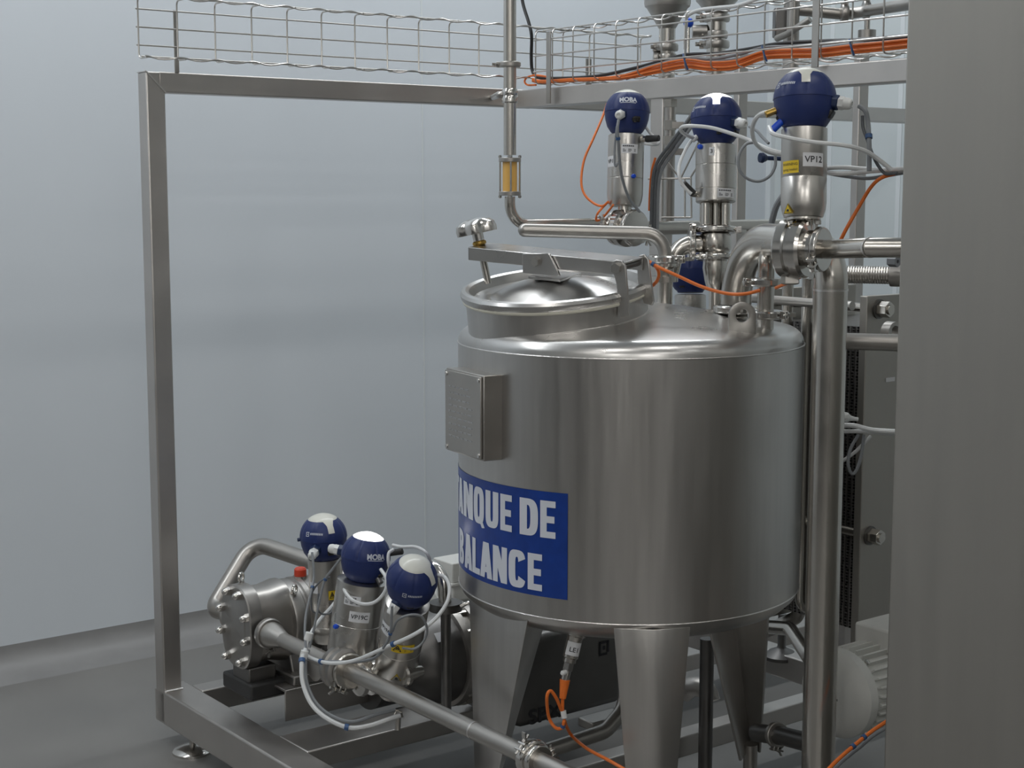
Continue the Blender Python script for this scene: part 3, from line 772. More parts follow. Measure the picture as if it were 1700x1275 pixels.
# --- valve 1 (post side), upper row
v1 = valve('seat_valve', 'valve with blue MOBA head and unlit cap beside the vertical post', (1041, 187, 3.66), (1037, 330, 3.66), .0545, dict(
    act=(224, 342), ar=.79, seam=.62, style='taper', tab_az=150, logo='MOBA', logo_az=2, logo_el=24, gland=(-14, -14),
    ports=[(22, -25, .1, .13, 'rubber')], blocks=[(28, -24, .3)],
    labels=[('data', 12, 251, (.040, .022)), ('white', -62, 271, (.030, .024), ) if 0 else ('white', -55, 271, (.032, .026, 'VP1', .013)), ('plug', 26, 296, 'blue_bright'), ('hose', 62, 233, (1, 0))]))
a1 = v1['a1']; u = v1['u']; t = v1['t']
MB().cyl(a1, a1 - u * .03, .017).build('yoke', 'pipe_steel', t)
bx = B; bc = P(1040, 378, 3.66)
MB().lathe(bc - bx * .04, bx, [(.020, 0), (.040, .004), (.044, .012), (.030, .018), (.030, .030), (.046, .036), (.046, .052), (.030, .060), (.020, .075)], 40).build('valve_body', 'polished', t)
clamp(t, bc - bx * .028, bx, .043, RT - Z * .2, .014); clamp(t, bc + bx * .03, bx, .043, -RT, .014)
# --- valve 2, upper row, lit
v2 = valve('seat_valve', 'valve with blue head and glowing white cap, second of the row over the tank', (1189, 198, 3.42), (1188, 340, 3.42), .0573, dict(
    act=(241, 336), ar=.79, seam=.36, style='step', lit=True, tab_az=0, tab_el=25, logo='box', logo_az=-48, logo_el=20, gland=(48, -14),
    ports=[(-70, -42, .3, .1, 'white_plastic')], blocks=[(8, -38, .22), (62, -38, .35)],
    labels=[('white', 0 - 12, 256, (.012, .018, '3', .012)), ('data', 32, 324, (.044, .020)), ('plug', -48, 247, 'blue_bright'), ('hose', -62, 324, (.8, .7))]))
a2 = v2['a1']; t = v2['t']; u = v2['u']
yk = MB()
for dz in (-1, 1): yk.cyl(a2 + RT * .022 * dz, a2 + RT * .022 * dz - u * .052, .011, n=16)
yk.cyl(a2, a2 - u * .06, .007, n=12); yk.box(a2 - u * .026 + V((0, .02, 0)), (RT, V((0, 1, 0)), u), (.066, .012, .052))
yk.build('yoke', 'pipe_steel', t, bevel=.002)
b2c = alongy(a2, u, 382)
clamp(t, b2c, u, .047, RT - FW * .1, .014)
MB().lathe(b2c - u * .004, -u, [(.026, 0), (.034, .006), (.036, .016), (.036, .036), (.033, .044), (.026, .050)], 40).build('valve_body', 'pipe_steel', t)
b2d = alongy(a2, u, 427); clamp(t, b2d, u, .044, -RT * .6 + FW * -.8, .014)
MB().lathe(b2d - u * .004, -u, [(.026, 0), (.028, .02), (.023, .05), (.018, .066), (.014, .07), (.014, .12)], 36).build('outlet', 'pipe_steel', t)
# side port with elbow of that valve, toward the tank
m_ = alongy(a2, u, 405); e_ = along(m_, -RT, 1148)
MB().tube(fillet([m_, along(m_, -RT, 1124), along(m_, -RT, 1112) - Z * .075], .045), .0195, 20).build('elbow', 'pipe_steel', t)
clamp(t, e_, RT, .038, Z + FW * -.4, .014)
# --- valve 3, upper row, largest
v3 = valve('butterfly_valve', 'largest valve with blue head, label VP12, beside the steel cabinet', (1336, 165, 2.70), (1334, 340, 2.70), .0552, dict(
    act=(213, 361), ar=.725, seam=.56, style='taper', tab_az=2, tab_el=22, logo='box', logo_az=-42, logo_el=22, gland=(72, -10),
    ports=[(-78, -22, .35, .11, 'brass'), (-72, -44, .5, .12, 'blue_bright')], blocks=[(70, -32, .35), (-80, -36, .2)],
    labels=[('white', 25, 270, (.039, .024, 'VP12', .0153)), ('warn', -38, 281, (.035, .022, 'WARNING', 'spring loaded')), ('tri', -42, 349, .021)]))
a3 = v3['a1']; t = v3['t']; u = v3['u']
MB().cyl(a3, a3 - u * .0056, .0305).build('mount_flange', 'pipe_steel', t, bevel=.0009)
for dx in (-.0222, .0240): MB().hexa(a3 - u * .0056 + RT * dx - V((0, .0111, 0)), a3 - u * .0120 + RT * dx - V((0, .0111, 0)), .0056).build('bolt', 'polished', t)
MB().lathe(a3 - u * .0056, -u, [(.0185, 0), (.0176, .0166), (.0204, .0259), (.0315, .0389), (.0315, .0555)], 32).build('yoke', 'pipe_steel', t)
MB().box(a3 - u * .0130 - RT * .0130 - V((0, .0130, 0)), (RT, V((0, 1, 0)), u), (.0130, .0111, .0093)).build('position_mark', 'yellow', t)
vax = (-B * .9 + RT * .45).normalized()
vb = P(1327, 413, 2.70)
MB().lathe(vb - vax * .0315, vax, [(.0278, 0), (.0490, .0), (.0518, .0037), (.0518, .0185), (.0463, .0213), (.0463, .0278), (.0518, .0305), (.0518, .0444), (.0481, .0500), (.0333, .0518), (.0333, .0648), (.0259, .0648)], 56).build('valve_body', 'polished', t)
clamp(t, vb + vax * .0407, vax, .0398, -u * .35 - RT, .0139)
MB().hexa(vb + RT * .0416 + u * .0185 - vax * .0185, vb + RT * .0416 + u * .0537 - vax * .0185, .0083).build('bolt', 'polished', t)
MB().box(vb - u * .0518 - RT * .0074 - vax * .0093, (RT, vax, u), (.0259, .0111, .0240)).build('clamp_hinge', 'pipe_dull', t, bevel=.0028)

# --- lower row by the lobe pump
v4 = valve('seat_valve', 'lower valve with blue head and unlit cap directly behind the lobe pump', (537, 891, 3.62), (546, 1050, 3.66), .0560, dict(
    act=(924, 1062), ar=.72, seam=.8, style='plain', tab_az=22, tab_el=20, logo='box', logo_az=-24, logo_el=20, gland=(-22, -18), blocks=[(18, -28, .3)],
    ports=[(-86, -2, .1, .08, 'blue_dark')],
    labels=[('white', -48, 969, (.026, .026, '21', .014)), ('warn', 30, 981, (.034, .022, None, None)), ('white', 55, 983, (.018, .024, '0B', .012)), ('tri', 52, 1038, .024)]))
v5 = valve('seat_valve', 'lower valve with glowing white cap, label VP19C', (607, 924, 3.42), (590, 1040, 3.44), .0560, dict(
    act=(962, 1086), ar=1.0, seam=.56, style='plain', lit=True, tab_az=150, logo='MOBA', logo_az=26, logo_el=14, gland=(-104, 2), blocks=[(52, -34, .3)],
    ports=[(48, -40, .3, .13, 'dark_steel'), (70, 20, .6, .13, 'rubber')],
    labels=[('white', 6, 1013, (.046, .024, 'VP19C', .0135)), ('data', -16, 988, (.038, .022)), ('plug', -48, 1036, 'blue_bright')]))
v6 = valve('seat_valve', 'lower valve with unlit white cap, nearest to the tank leg', (684, 963, 3.25), (666, 1060, 3.33), .0553, dict(
    act=(1000, 1120), ar=.86, seam=.6, style='plain', tab_az=62, tab_el=18, logo='box', logo_az=8, logo_el=-2, gland=(-32, -44), blocks=[(10, -48, .3)],
    labels=[('white', -52, 1034, (.034, .028, 'VP19A', .012)), ('warn', 10, 1054, (.050, .022, None, None)), ('tri', 6, 1100, .024)]))
# ------------------------------------------------------------------ lobe pump on its base
lpc = P(390, 1041, 3.72); lpz = lpc.z
pump = thing('lobe_pump', 'stainless lobe pump with domed nuts and a red cap, low by the tall post', 'pump', V((lpc.x, lpc.y, .19)))
ph, pw = .103, .076
el = lambda th, h: 1 / sqrt((cos(th) / ph) ** 2 + (sin(th) / pw) ** 2) if h < .12 else (.094 if h > .155 else .099)
def ov(th, h):
    c_, s_ = abs(cos(th)), abs(sin(th)); return ((c_ / ph) ** 2.6 + (s_ / pw) ** 2.6) ** (-1 / 2.6)
MB().lathe(lpc, A, [(0, 0), (.62, 0), (.66, .002), (.97, .002), (1, .005), (1, .036), (.965, .038)], 80, mod=ov, ref=Z).build('front_cover', 'cast', pump)
MB().lathe(lpc, A, [(.90, .036), (.90, .075), (.98, .112), (.98, .122)], 80, mod=ov, ref=Z).build('rotor_case', 'pipe_dull', pump)
GR = .094
MB().lathe(lpc, A, [(GR * .7, .118), (GR * 1.0, .118), (GR * 1.03, .123), (GR * 1.03, .148), (GR * .99, .152), (GR * .99, .158), (GR * 1.04, .161), (GR * 1.04, .175), (GR, .18), (GR * .97, .33), (GR * .9, .345), (0, .345)], 72, ref=Z).build('gearbox', 'cast', pump)
e2 = A.cross(Z)   # points toward the viewer side (-B)
nuts = []
for d_ in (18, 60, 108, 155, -18, -60, -108, -155):
    t = radians(d_); rr_ = ov(t, 0) * .85
    c_ = lpc + Z * cos(t) * rr_ + e2 * sin(t) * rr_
    b = MB(); b.hexa(c_ + A * .002, c_ - A * .007, .0108); b.lathe(c_ - A * .007, -A, [(.0095, 0), (.0092, .005), (.0065, .010), (.003, .012), (0, .0125)], 16)
    b.build('dome_nut', 'polished', pump)
for h_, t in ((.03, -10), (.128, 38)):
    t = radians(t); c_ = lpc + A * h_ + (Z * cos(t) + e2 * sin(t)) * (ov(t, 0) if h_ < .1 else GR * 1.03)
    n_ = (Z * cos(t) + e2 * sin(t))
    b = MB(); b.torus(c_ + n_ * .013, (A * .5 + e2 * .8).normalized(), .0105, .0035, 20, 8); b.cyl(c_ - n_ * .004, c_ + n_ * .004, .007); b.build('eye_bolt', 'polished', pump)
rc = lpc + A * .183 + Z * GR
b = MB(); b.cyl(rc - Z * .004, rc + Z * .006, .018); b.build('filler_neck', 'pipe_steel', pump)
MB().lathe(rc + Z * .006, Z, [(.0145, 0), (.0155, .003), (.015, .016), (.012, .020), (0, .0205)], 24).build('filler_cap', 'red', pump)['label'] = 'red plastic filler cap'
rf = lambda u_, v_: lpc + A * (.225 + u_) + (Z * cos(radians(52)) + e2 * sin(radians(52))) * (GR * .985) + (e2 * -cos(radians(52)) + Z * sin(radians(52))) * v_
text_mesh('SPX', 'black_text', pump, lambda u_, v_: rf(u_ + .004, v_), .034, bold=.001, sx=1.25)
for h_ in (.135,):
    b = MB(); b.prism([(-.075, -.088), (-.055, -.03), (.055, -.03), (.075, -.088)], lpc + A * (h_ + .01) - Z * .045, e2, Z, .055); b.build('gearbox_foot', 'cast', pump, bevel=.004)
MB().box(lpc + A * .22 - B * .012 - Z * .130, (A, B, Z), (.24, .19, .024)).build('foot_flange', 'cast', pump, bevel=.004)
MB().box(lpc + A * .05 - Z * .122, (A, B, Z), (.075, .085, .05)).build('cover_foot', 'dark_steel', pump, bevel=.004)
for da, db in ((.125, -.066),): MB().hexa(lpc + A * da + B * db - Z * .134, lpc + A * da + B * db - Z * .122, .010).build('bolt', 'pipe_dull', pump)
# base under the pump
zb0 = lpz - .142
base = thing('pump_base', 'bent sheet steel base carrying the lobe pump, lying on the frame rails', 'base', V((lpc.x, lpc.y, .145)))
MB().box(lpc * 1 + A * .30 - B * .01 + Z * (zb0 - .003 - lpz), (A, B, Z), (.46, .22, .006)).build('top_plate', 'frame_steel', base, bevel=.001)
hgt = max(.02, zb0 - .146)
for db in (-.115, .095): MB().box(lpc + A * .30 + B * db + Z * (zb0 - hgt / 2 - lpz), (A, B, Z), (.46, .005, hgt)).build('side_plate', 'frame_steel', base, bevel=.001)
MB().box(lpc + A * .055 + B * .01 + Z * (zb0 - .010 - lpz), (A, B, Z), (.10, .15, .04)).build('rubber_block', 'rubber', base, bevel=.006)
# drive: coupling guard and motor behind it
drv = thing('gear_motor', 'large round stainless motor casing with flanged rim behind the lower valves', 'motor', V((lpc.x, lpc.y, .2)) + A * .5)
dc = P(672, 1100, 3.56)
MB().lathe(dc, A, [(0, -.03), (.035, -.03), (.045, -.02), (.075, .0), (.100, .035), (.110, .07), (.112, .10)], 72).build('end_cone', 'dark_steel', drv)
MB().lathe(dc, A, [(.112, .098), (.122, .10), (.124, .108), (.124, .118), (.116, .122), (.116, .135), (.127, .138), (.127, .152), (.11, .156), (.11, .235), (0, .235)], 72).build('flange', 'pipe_dull', drv)
for k in range(14):
    t = 2 * pi * k / 14; c_ = dc + A * .124 + (Z * cos(t) + e2 * sin(t)) * .120
    MB().hexa(c_ - A * .012, c_ + A * .012, .006).build('bolt', 'pipe_steel', drv)
MB().cyl(P(606, 1122, 3.84), P(606, 1122, 3.84) + A * .07, .085, n=40).build('shaft_guard', 'dark_steel', drv)
lbf = lambda u_, v_: dc + A * (.06 + u_ * .0) + (Z * cos(radians(48) - v_ / .11) + e2 * sin(radians(48) - v_ / .11)) * .1085 + A * u_ * .9
lb_ = patch(lbf, -.03, .03, -.012, .012, 'label_white', drv, 'label'); lb_['label'] = 'white label'
text_mesh('P10', 'black_text', lb_, lambda a_, b_: lbf(a_, b_) + (Z * .7 + e2 * .7) * .001, .014)
# white motor further back
wm = thing('white_motor', 'white electric motor with terminal box behind the tank sign', 'motor', V((P(745, 1005, 3.95).x, P(745, 1005, 3.95).y, .2)))
mc = P(712, 1008, 3.92)
mb = MB(); mb.lathe(mc, A, [(0, 0), (.05, 0), (.066, .012), (.066, .22), (0, .22)], 40)
mb.build('motor_body', 'motor_white', wm)
tb = P(762, 942, 3.88)
MB().box(tb, (A, B, Z), (.10, .085, .05)).build('terminal_box', 'motor_white', wm, bevel=.003)
MB().box(tb - Z * .029, (A, B, Z), (.108, .093, .008)).build('box_flange', 'motor_white', wm, bevel=.002)
MB().box(tb - Z * .05, (A, B, Z), (.09, .075, .05)).build('box_neck', 'motor_white', wm, bevel=.004)

# suction pipe behind the pump
sp = thing('suction_pipe', 'bent stainless pipe rising behind the lobe pump toward the back wall', 'pipe', lpc + B * .12)
s0 = lpc + A * .07 + B * .07
path = fillet([s0, P(352, 1012, 3.92), P(420, 900, 4.02), P(556, 945, 3.86), P(600, 1000, 3.80)], [.03, .05, .06], 10)
MB().tube(path, .0215, 24).build('pipe', 'pipe_dull', sp)
MB().lathe(lpc + A * .05 + B * .092, B, [(.03, -.012), (.042, -.008), (.042, .006), (.03, .012)], 32).build('clamp', 'pipe_dull', sp)
# discharge line
dl = thing('discharge_pipe', 'straight stainless pipe running from the lobe pump past the lower valves toward the tank leg', 'pipe', P(650, 1155, 3.4))
q0 = P(452, 1054, 3.655)
qv = along(q0, -B, 574); qe = along(q0, -B, 872); qf = along(q0, -B, 960)
pr = .0178
MB().lathe(q0 + B * .028, -B, [(.030, 0), (.030, .035), (.027, .045), (.020, .075), (pr, .082)], 32, close=False).build('reducer', 'pipe_dull', dl)
MB().cyl(q0 - B * .045, qv, pr).build('pipe', 'pipe_dull', dl)
MB().cyl(qv, qf, pr).build('pipe', 'pipe_dull', dl)
MB().ring(along(q0, -B, 788), B, pr, pr + .0008, .004).build('weld_seam', 'weld', dl)
clamp(dl, q0 + B * .016, B, .037, -Z + A * .4, .018, 'cast')
clamp(dl, along(q0, -B, 884), B, .036, -A * .8 + Z * .8, .02)
clamp(dl, along(q0, -B, 893), B, .031, A + Z * .3, .016)
# bodies of the lower valves
t = v5['t']; u = v5['u']; a5 = v5['a1']
MB().lathe(a5, -u, [(.022, 0), (.020, .012), (.024, .03), (.024, .05)], 28).build('yoke', 'pipe_steel', t)
vb5 = along(q0, -B, 571)
MB().lathe(vb5 + B * .03, -B, [(.030, 0), (.047, .002), (.049, .006), (.049, .018), (.044, .021), (.044, .027), (.049, .03), (.049, .042), (.044, .046), (.024, .05)], 48).build('valve_body', 'cast', t)
clamp(t, vb5 - B * .02, B, .041, -Z - A * .5, .014, 'pipe_steel')
for d_ in (-1, 1): MB().hexa(a5 + RT * .024 * d_ - u * .004, a5 + RT * .024 * d_ + u * .004 - u * .016, .006).build('bolt', 'polished', t)
t = v6['t']; u = v6['u']; a6 = v6['a1']
MB().lathe(a6, -u, [(.030, 0), (.022, .02), (.028, .03), (.028, .055)], 28).build('yoke', 'pipe_dull', t)
vb6 = P(622, 1122, 3.40)
MB().lathe(vb6 - A * .05, A, [(.02, 0), (.036, .004), (.038, .014), (.026, .02), (.026, .03), (.040, .034), (.040, .046), (.024, .052), (.022, .10), (.03, .104), (.03, .115), (.02, .12)], 40).build('valve_body', 'polished', t)
MB().lathe(P(668, 1121, 3.33), A, [(.0, 0), (.022, 0), (.026, .004), (.026, .012), (.018, .016), (.012, .05)], 12).build('union_nut', 'pipe_steel', t)
t = v4['t']; u = v4['u']; a4 = v4['a1']
MB().lathe(a4, -u, [(.022, 0), (.018, .014), (.02, .03), (.03, .034), (.03, .046), (.02, .06)], 28).build('yoke', 'dark_steel', t)
MB().lathe(a4 - u * .06 - A * .05, A, [(.018, 0), (.034, .004), (.034, .016), (.022, .02), (.022, .08), (.034, .084), (.034, .098), (.02, .1)], 32).build('valve_body', 'pipe_dull', t)
# riser with elbow and clip between the valve and the tank leg
rs = thing('riser_pipe', 'vertical stainless pipe with polished elbow and clip beside the tank leg', 'pipe', P(739, 1180, 3.42))
r0, r1, r2 = P(690, 936, 3.46), P(735, 940, 3.40), P(740, 1010, 3.40)
r3 = alongy(r2, Z, 1190)
MB().tube(fillet([r0, r1, r2], .05, 12), .0145, 20).build('elbow', 'polished', rs)
MB().cyl(r2, r3, .0115).build('pipe', 'dark_steel', rs)
MB().lathe(alongy(r2, Z, 1006), Z, [(.012, -.009), (.037, -.009), (.037, .009), (.012, .009)], 32).build('clip', 'dark_steel', rs)
mb = MB(); cq = alongy(r2, Z, 1003) + RT * .034 - V((0, .02, 0)); mb.tube(catmull([cq, cq + RT * .018 + Z * .008, cq + RT * .034 - Z * .004], 5), .0045, 8); mb.sphere(cq + RT * .036 - Z * .006, .0065); mb.build('clip_lever', 'polished', rs)

# ------------------------------------------------------------------ level sensor under the tank
D = 3.02
ls = thing('level_sensor', 'level sensor labelled LE1 with orange plug hanging under the tank', 'sensor', P(938, 1130, D))
top = P(959, 1040, D); lo_ = P(938, 1128, D); u = (top - lo_).normalized()
def on(f_): return top + (lo_ - top) * f_
MB().lathe(on(0), -u, [(.020, 0), (.020, .018), (.017, .02), (.0155, .024), (.0155, .062), (.013, .064), (.013, .072), (0, .072)], 32).build('body', 'pipe_steel', ls)
mb = MB(); mb.cyl(on(.68), on(.82), .011, n=6); mb.cyl(on(.8), on(1.0), .0085, n=16); mb.build('nut', 'polished', ls)
MB().lathe(on(.84) - RT * .006 - V((0, .01, 0)), (-RT - V((0, 1, 0))).normalized(), [(.005, -.004), (.0052, .005), (.003, .008), (0, .008)], 12).build('set_screw', 'white_plastic', ls)
MB().box(on(.1) + RT * .022, (RT, V((0, 1, 0)), u), (.02, .02, .018)).build('bracket', 'dark_steel', ls, bevel=.002)
f6 = cylmap(on(.40), u, .0155, -V((0, 1, 0)) + RT * .1)
lb_ = patch(f6, -.016, .016, -.0135, .0135, 'label_white', ls, 'label'); lb_['label'] = 'white label'
f7 = cylmap(on(.40), u, .0155, -V((0, 1, 0)) + RT * .1, .0012)
text_mesh('LE1', 'black_text', lb_, lambda a_, b_: f7(a_ + .001, b_ - .002), .013, bold=.0002)
pl_ = MB().cyl(on(1.0), P(934, 1160, D), .0105, .0065, 16).build('plug', 'orange', ls, bevel=.001); pl_['label'] = 'orange cable plug'
cable('orange_cable', 'orange sensor cable looped under the tank, tied with a blue tie', 'cable', [(934, 1158, D), (933, 1180, D), (924, 1160, D - .02), (914, 1147, D - .03), (908, 1158, D - .03), (911, 1190, D), (922, 1208, D), (933, 1208, D), (937, 1196, D), (940, 1205, D + .05), (950, 1222, D + .12), (975, 1243, D), (1010, 1262, D - .1), (1045, 1282, D - .15)], .0034, 'orange', ties=[.57])
MB_ = MB().cyl(P(935, 1180, D - .002), P(937, 1192, D - .002), .006, n=10).build('cable_marker', 'white_plastic', ls)
# gray drive cover with lettering behind the tank legs
bx0 = thing('drive_cover', 'dark steel drive cover lettered SPX seen between the tank legs', 'machine', V((P(950, 1215, 3.7).x, P(950, 1215, 3.7).y, .19)))
fc = P(950, 1125, 3.72)
MB().box(fc + B * .12 + Z * ((.147 + fc.z + .125) / 2 - fc.z), (A, B, Z), (.33, .24, fc.z + .125 - .147)).build('housing', 'dark_steel', bx0, bevel=.02)
pm = lambda u_, v_: fc - B * .0012 + A * u_ + Z * v_
o1 = vpl(905, 1186, fc - B * .0012, B); text_mesh('SPX', 'black_text', bx0, planemap(o1, A, Z), .05, bold=.0015, sx=1.2)
o2 = vpl(1003, 1076, fc - B * .0015, B); mb = MB()
for (x0, y0, x1, y1) in [(-.016, -.018, -.010, .018), (-.016, .012, .016, .018), (-.016, -.018, .010, -.012), (.010, -.012, .016, .018), (-.004, -.004, .004, .006)]:
    mb.add([o2 + A * x + Z * y for x, y in ((x0, y0), (x1, y0), (x1, y1), (x0, y1))], [(0, 1, 2, 3)])
mb.build('logo', 'black_text', bx0)
MB().box(P(1000, 1195, 3.4), (A, B, Z), (.10, .05, .02)).build('mounting_bar', 'pipe_dull', bx0, bevel=.003)

# ------------------------------------------------------------------ pneumatic tubes and wires of the lower valves
def C_(label, pts, r, m, name='air_tube', cat='tube', **k): return cable(name, label, cat, pts, r, m, **k)
C_('thick white air tube sweeping from the lowest lit valve round to the pump and back', [(722, 955, 3.26), (738, 958, 3.24), (746, 975, 3.22), (742, 1000, 3.2), (722, 1028, 3.18), (690, 1052, 3.17), (640, 1075, 3.2), (590, 1096, 3.27), (550, 1101, 3.32), (520, 1094, 3.38), (508, 1084, 3.4), (512, 1060, 3.42), (530, 1030, 3.45), (548, 1010, 3.5), (556, 1000, 3.52)], .0042, 'white_tube', ties=[.42, .62])
C_('white air tube looping from the lit valve over the next head', [(652, 905, 3.36), (668, 908, 3.34), (690, 908, 3.32), (708, 918, 3.3), (716, 935, 3.32)], .0036, 'white_tube')
C_('cream air tube curling beside the lit valve head', [(653, 912, 3.34), (645, 920, 3.33), (646, 940, 3.33), (655, 955, 3.36), (648, 968, 3.38)], .0036, 'white_tube')
C_('white air tube hanging across the VP19C actuator', [(632, 945, 3.37), (641, 960, 3.35), (640, 980, 3.34), (625, 998, 3.345), (605, 1003, 3.35), (585, 996, 3.36), (573, 982, 3.38), (571, 972, 3.4)], .0040, 'white_tube')
C_('gray air tube bundle dropping in a long curve under the valves, tied to a bracket', [(507, 1078, 3.39), (501, 1100, 3.36), (503, 1135, 3.34), (518, 1170, 3.32), (545, 1194, 3.3), (580, 1208, 3.29), (615, 1204, 3.3), (650, 1192, 3.31), (664, 1188, 3.32)], .0050, 'white_tube', ties=[.12, .62])
C_('thinner gray tube inside the long curve under the valves', [(512, 1080, 3.41), (507, 1102, 3.38), (510, 1135, 3.36), (524, 1166, 3.34), (550, 1188, 3.32), (585, 1198, 3.31), (625, 1186, 3.33), (657, 1178, 3.34)], .0040, 'gray_cable')
C_('gray wire running down from the gland of the valve behind the pump', [(518, 917, 3.50), (520, 935, 3.49), (521, 960, 3.48), (516, 985, 3.46), (508, 1020, 3.44), (506, 1050, 3.42), (508, 1080, 3.4)], .0028, 'gray_cable', ties=[.45])
C_('gray wire running from the gland of the VP19C valve to the white connector', [(566, 927, 3.40), (552, 945, 3.41), (540, 962, 3.42), (532, 990, 3.42), (524, 1030, 3.42), (514, 1075, 3.41)], .0028, 'gray_cable', ties=[.42])
C_('dark gray wire looped over the actuator behind the pump', [(548, 958, 3.48), (532, 965, 3.47), (518, 985, 3.47), (518, 1012, 3.47), (528, 1020, 3.48)], .0020, 'dark_gray_cable')
C_('dark gray wire hanging in a small loop beside VP19C', [(529, 985, 3.44), (528, 1010, 3.44), (534, 1019, 3.45), (548, 1018, 3.46), (553, 1008, 3.47)], .0022, 'dark_gray_cable')
C_('gray wire down from the gland of the lowest unlit valve', [(651, 1006, 3.12), (650, 1025, 3.13), (649, 1045, 3.14), (645, 1062, 3.16), (636, 1076, 3.18)], .0028, 'gray_cable', ties=[.62])
C_('thin gray tube circling the actuator of the lowest unlit valve', [(652, 1048, 3.15), (660, 1030, 3.13), (680, 1021, 3.12), (700, 1024, 3.13), (709, 1045, 3.15), (703, 1065, 3.16), (688, 1077, 3.16), (668, 1076, 3.15)], .0026, 'gray_cable')
C_('white tube running below the thick tube under VP19C', [(510, 1092, 3.4), (530, 1098, 3.36), (555, 1098, 3.33), (590, 1099, 3.29), (620, 1093, 3.25), (636, 1080, 3.22)], .0032, 'gray_cable')
con = thing('tube_connector', 'pair of white push fittings joining the tubes beside the discharge pipe', 'connector', P(507, 1075, 3.37))
for (x0, y0, x1, y1) in ((514, 1050, 510, 1063), (506, 1080, 503, 1094)): MB().cyl(P(x0, y0, 3.38), P(x1, y1, 3.38), .0085, n=12).build('fitting', 'white_plastic', con, bevel=.001)
tbk = thing('tube_bracket', 'small bent bracket on the base rail holding the tied tubes', 'bracket', P(660, 1212, 3.32))
MB().cyl(P(660, 1212, 3.33), P(661, 1186, 3.33), .0065).build('stem', 'pipe_dull', tbk)
MB().tube([P(655, 1186, 3.33), P(658, 1180, 3.32), P(666, 1182, 3.32), P(668, 1190, 3.33)], .0025, 8).build('hook', 'pipe_steel', tbk)
# ------------------------------------------------------------------ steel cabinet in front
ca, cb_ = toab(P(1502, 150, 2.38))
cab = thing('steel_cabinet', 'tall plain brushed stainless cabinet closing off the scene beside the heat exchanger', 'cabinet', ab(ca + .3, cb_ - .4, 0))
MB().box(ab(ca + .3, cb_ - .4, 1.1), (A, B, Z), (.6, .8, 2.2)).build('body', 'cabinet_steel', cab, bevel=.004)
MB().box(ab(ca + .3, cb_ - .4, .03), (A, B, Z), (.56, .76, .06)).build('plinth', 'dark_steel', cab)

# ------------------------------------------------------------------ pipes around the big valve
op = thing('outlet_pipe', 'polished stainless pipe running from the VP12 valve to the steel cabinet', 'pipe', vb)
o0 = vb + vax * .05; o1 = P(1445, 411, dep(o0) - .13); o2 = P(1530, 411, dep(o0) - .15)
MB().tube([o0, o1, o2], .0166, 28).build('pipe', 'pipe_steel', op)
MB().ring(o1, (o1 - o0).normalized(), .0166, .0173, .004).build('weld_seam', 'weld', op)
arch = thing('arch_pipe', 'large inverted U pipe arching behind the VP12 valve and dropping beside the tank', 'pipe', P(1379, 900, 2.88))
RA = .0316
t1 = P(1222, 505, 3.16); c1 = alongy(t1, Z, 392); e_ = P(1379, 470, 2.81); c2 = alongy(e_, Z, 408); btm = V((e_.x, e_.y, .10))
MB().tube(fillet([t1, c1, c2, btm], [.135, .075], 16), RA, 32).build('pipe', 'pipe_steel', arch)
MB().ring(alongy(e_, Z, 481), Z, RA, RA + .0007, .004).build('weld_seam', 'weld', arch)
MB().ring(alongy(t1, Z, 487), Z, RA, RA + .0007, .004).build('weld_seam', 'weld', arch)
MB().lathe(t1 - Z * .004, -Z, [(RA, 0), (RA + .012, .002), (RA + .012, .012), (RA * .95, .02), (RA * .95, .10)], 36).build('ferrule', 'pipe_steel', arch)
clamp(arch, alongy(t1, Z, 513), Z, .047, RT - FW * .2, .017)
ip = thing('inlet_elbow', 'small stainless elbow pipe inside the arch, clamped above the tank top', 'pipe', P(1272, 470, 3.02))
i0 = vb - vax * .02; i1 = P(1273, 410, 3.04); i2 = alongy(i1, Z, 560)
MB().tube(fillet([i0, i1, i2], .05, 12), .0168, 24).build('pipe', 'pipe_steel', ip)
clamp(ip, alongy(i1, Z, 468), Z, .037, -RT - FW * .2, .016)
clamp(ip, alongy(i1, Z, 522), Z, .037, RT * 1 - FW * .6, .016)
bp_ = thing('back_pipe', 'horizontal stainless pipe behind the glowing valve running toward the arch', 'pipe', P(1180, 380, 3.8))
k0 = P(1066, 379, 3.80); MB().cyl(k0, along(k0, A, 1312), .0175).build('pipe', 'pipe_steel', bp_)
for i, (x_, d_, r_, y0, y1, lb) in enumerate([(1308, 3.42, .013, 470, 965, 'thinner vertical pipe standing between the tank and the large down pipe, inner one'), (1341, 3.36, .0125, 462, 1010, 'vertical pipe squeezed between tank edge and large down pipe')]):
    a_ = P(x_, y0, d_); c2_ = alongy(a_, Z, y1); tag(MB().tube(fillet([a_, c2_, c2_ + A * .12 - Z * .01], .03), r_, 20).build('stand_pipe', 'pipe_steel'), lb, 'pipe')
# hidden valve heads seen in gaps
valve('seat_valve', 'valve whose blue head is half hidden under the clamps behind the vent pipe', (1146, 448, 3.78), (1146, 520, 3.78), .055, dict(act=(489, 560), ar=.7, style='plain', blocks=[(-30, -50, .3)], ports=[(70, 5, .1, .08, 'blue_bright')]))
valve('seat_valve', 'valve whose blue head peeks out between the tank and the down pipe', (1334, 682, 3.55), (1334, 760, 3.55), .056, dict(act=(722, 830), ar=.7, style='plain'))

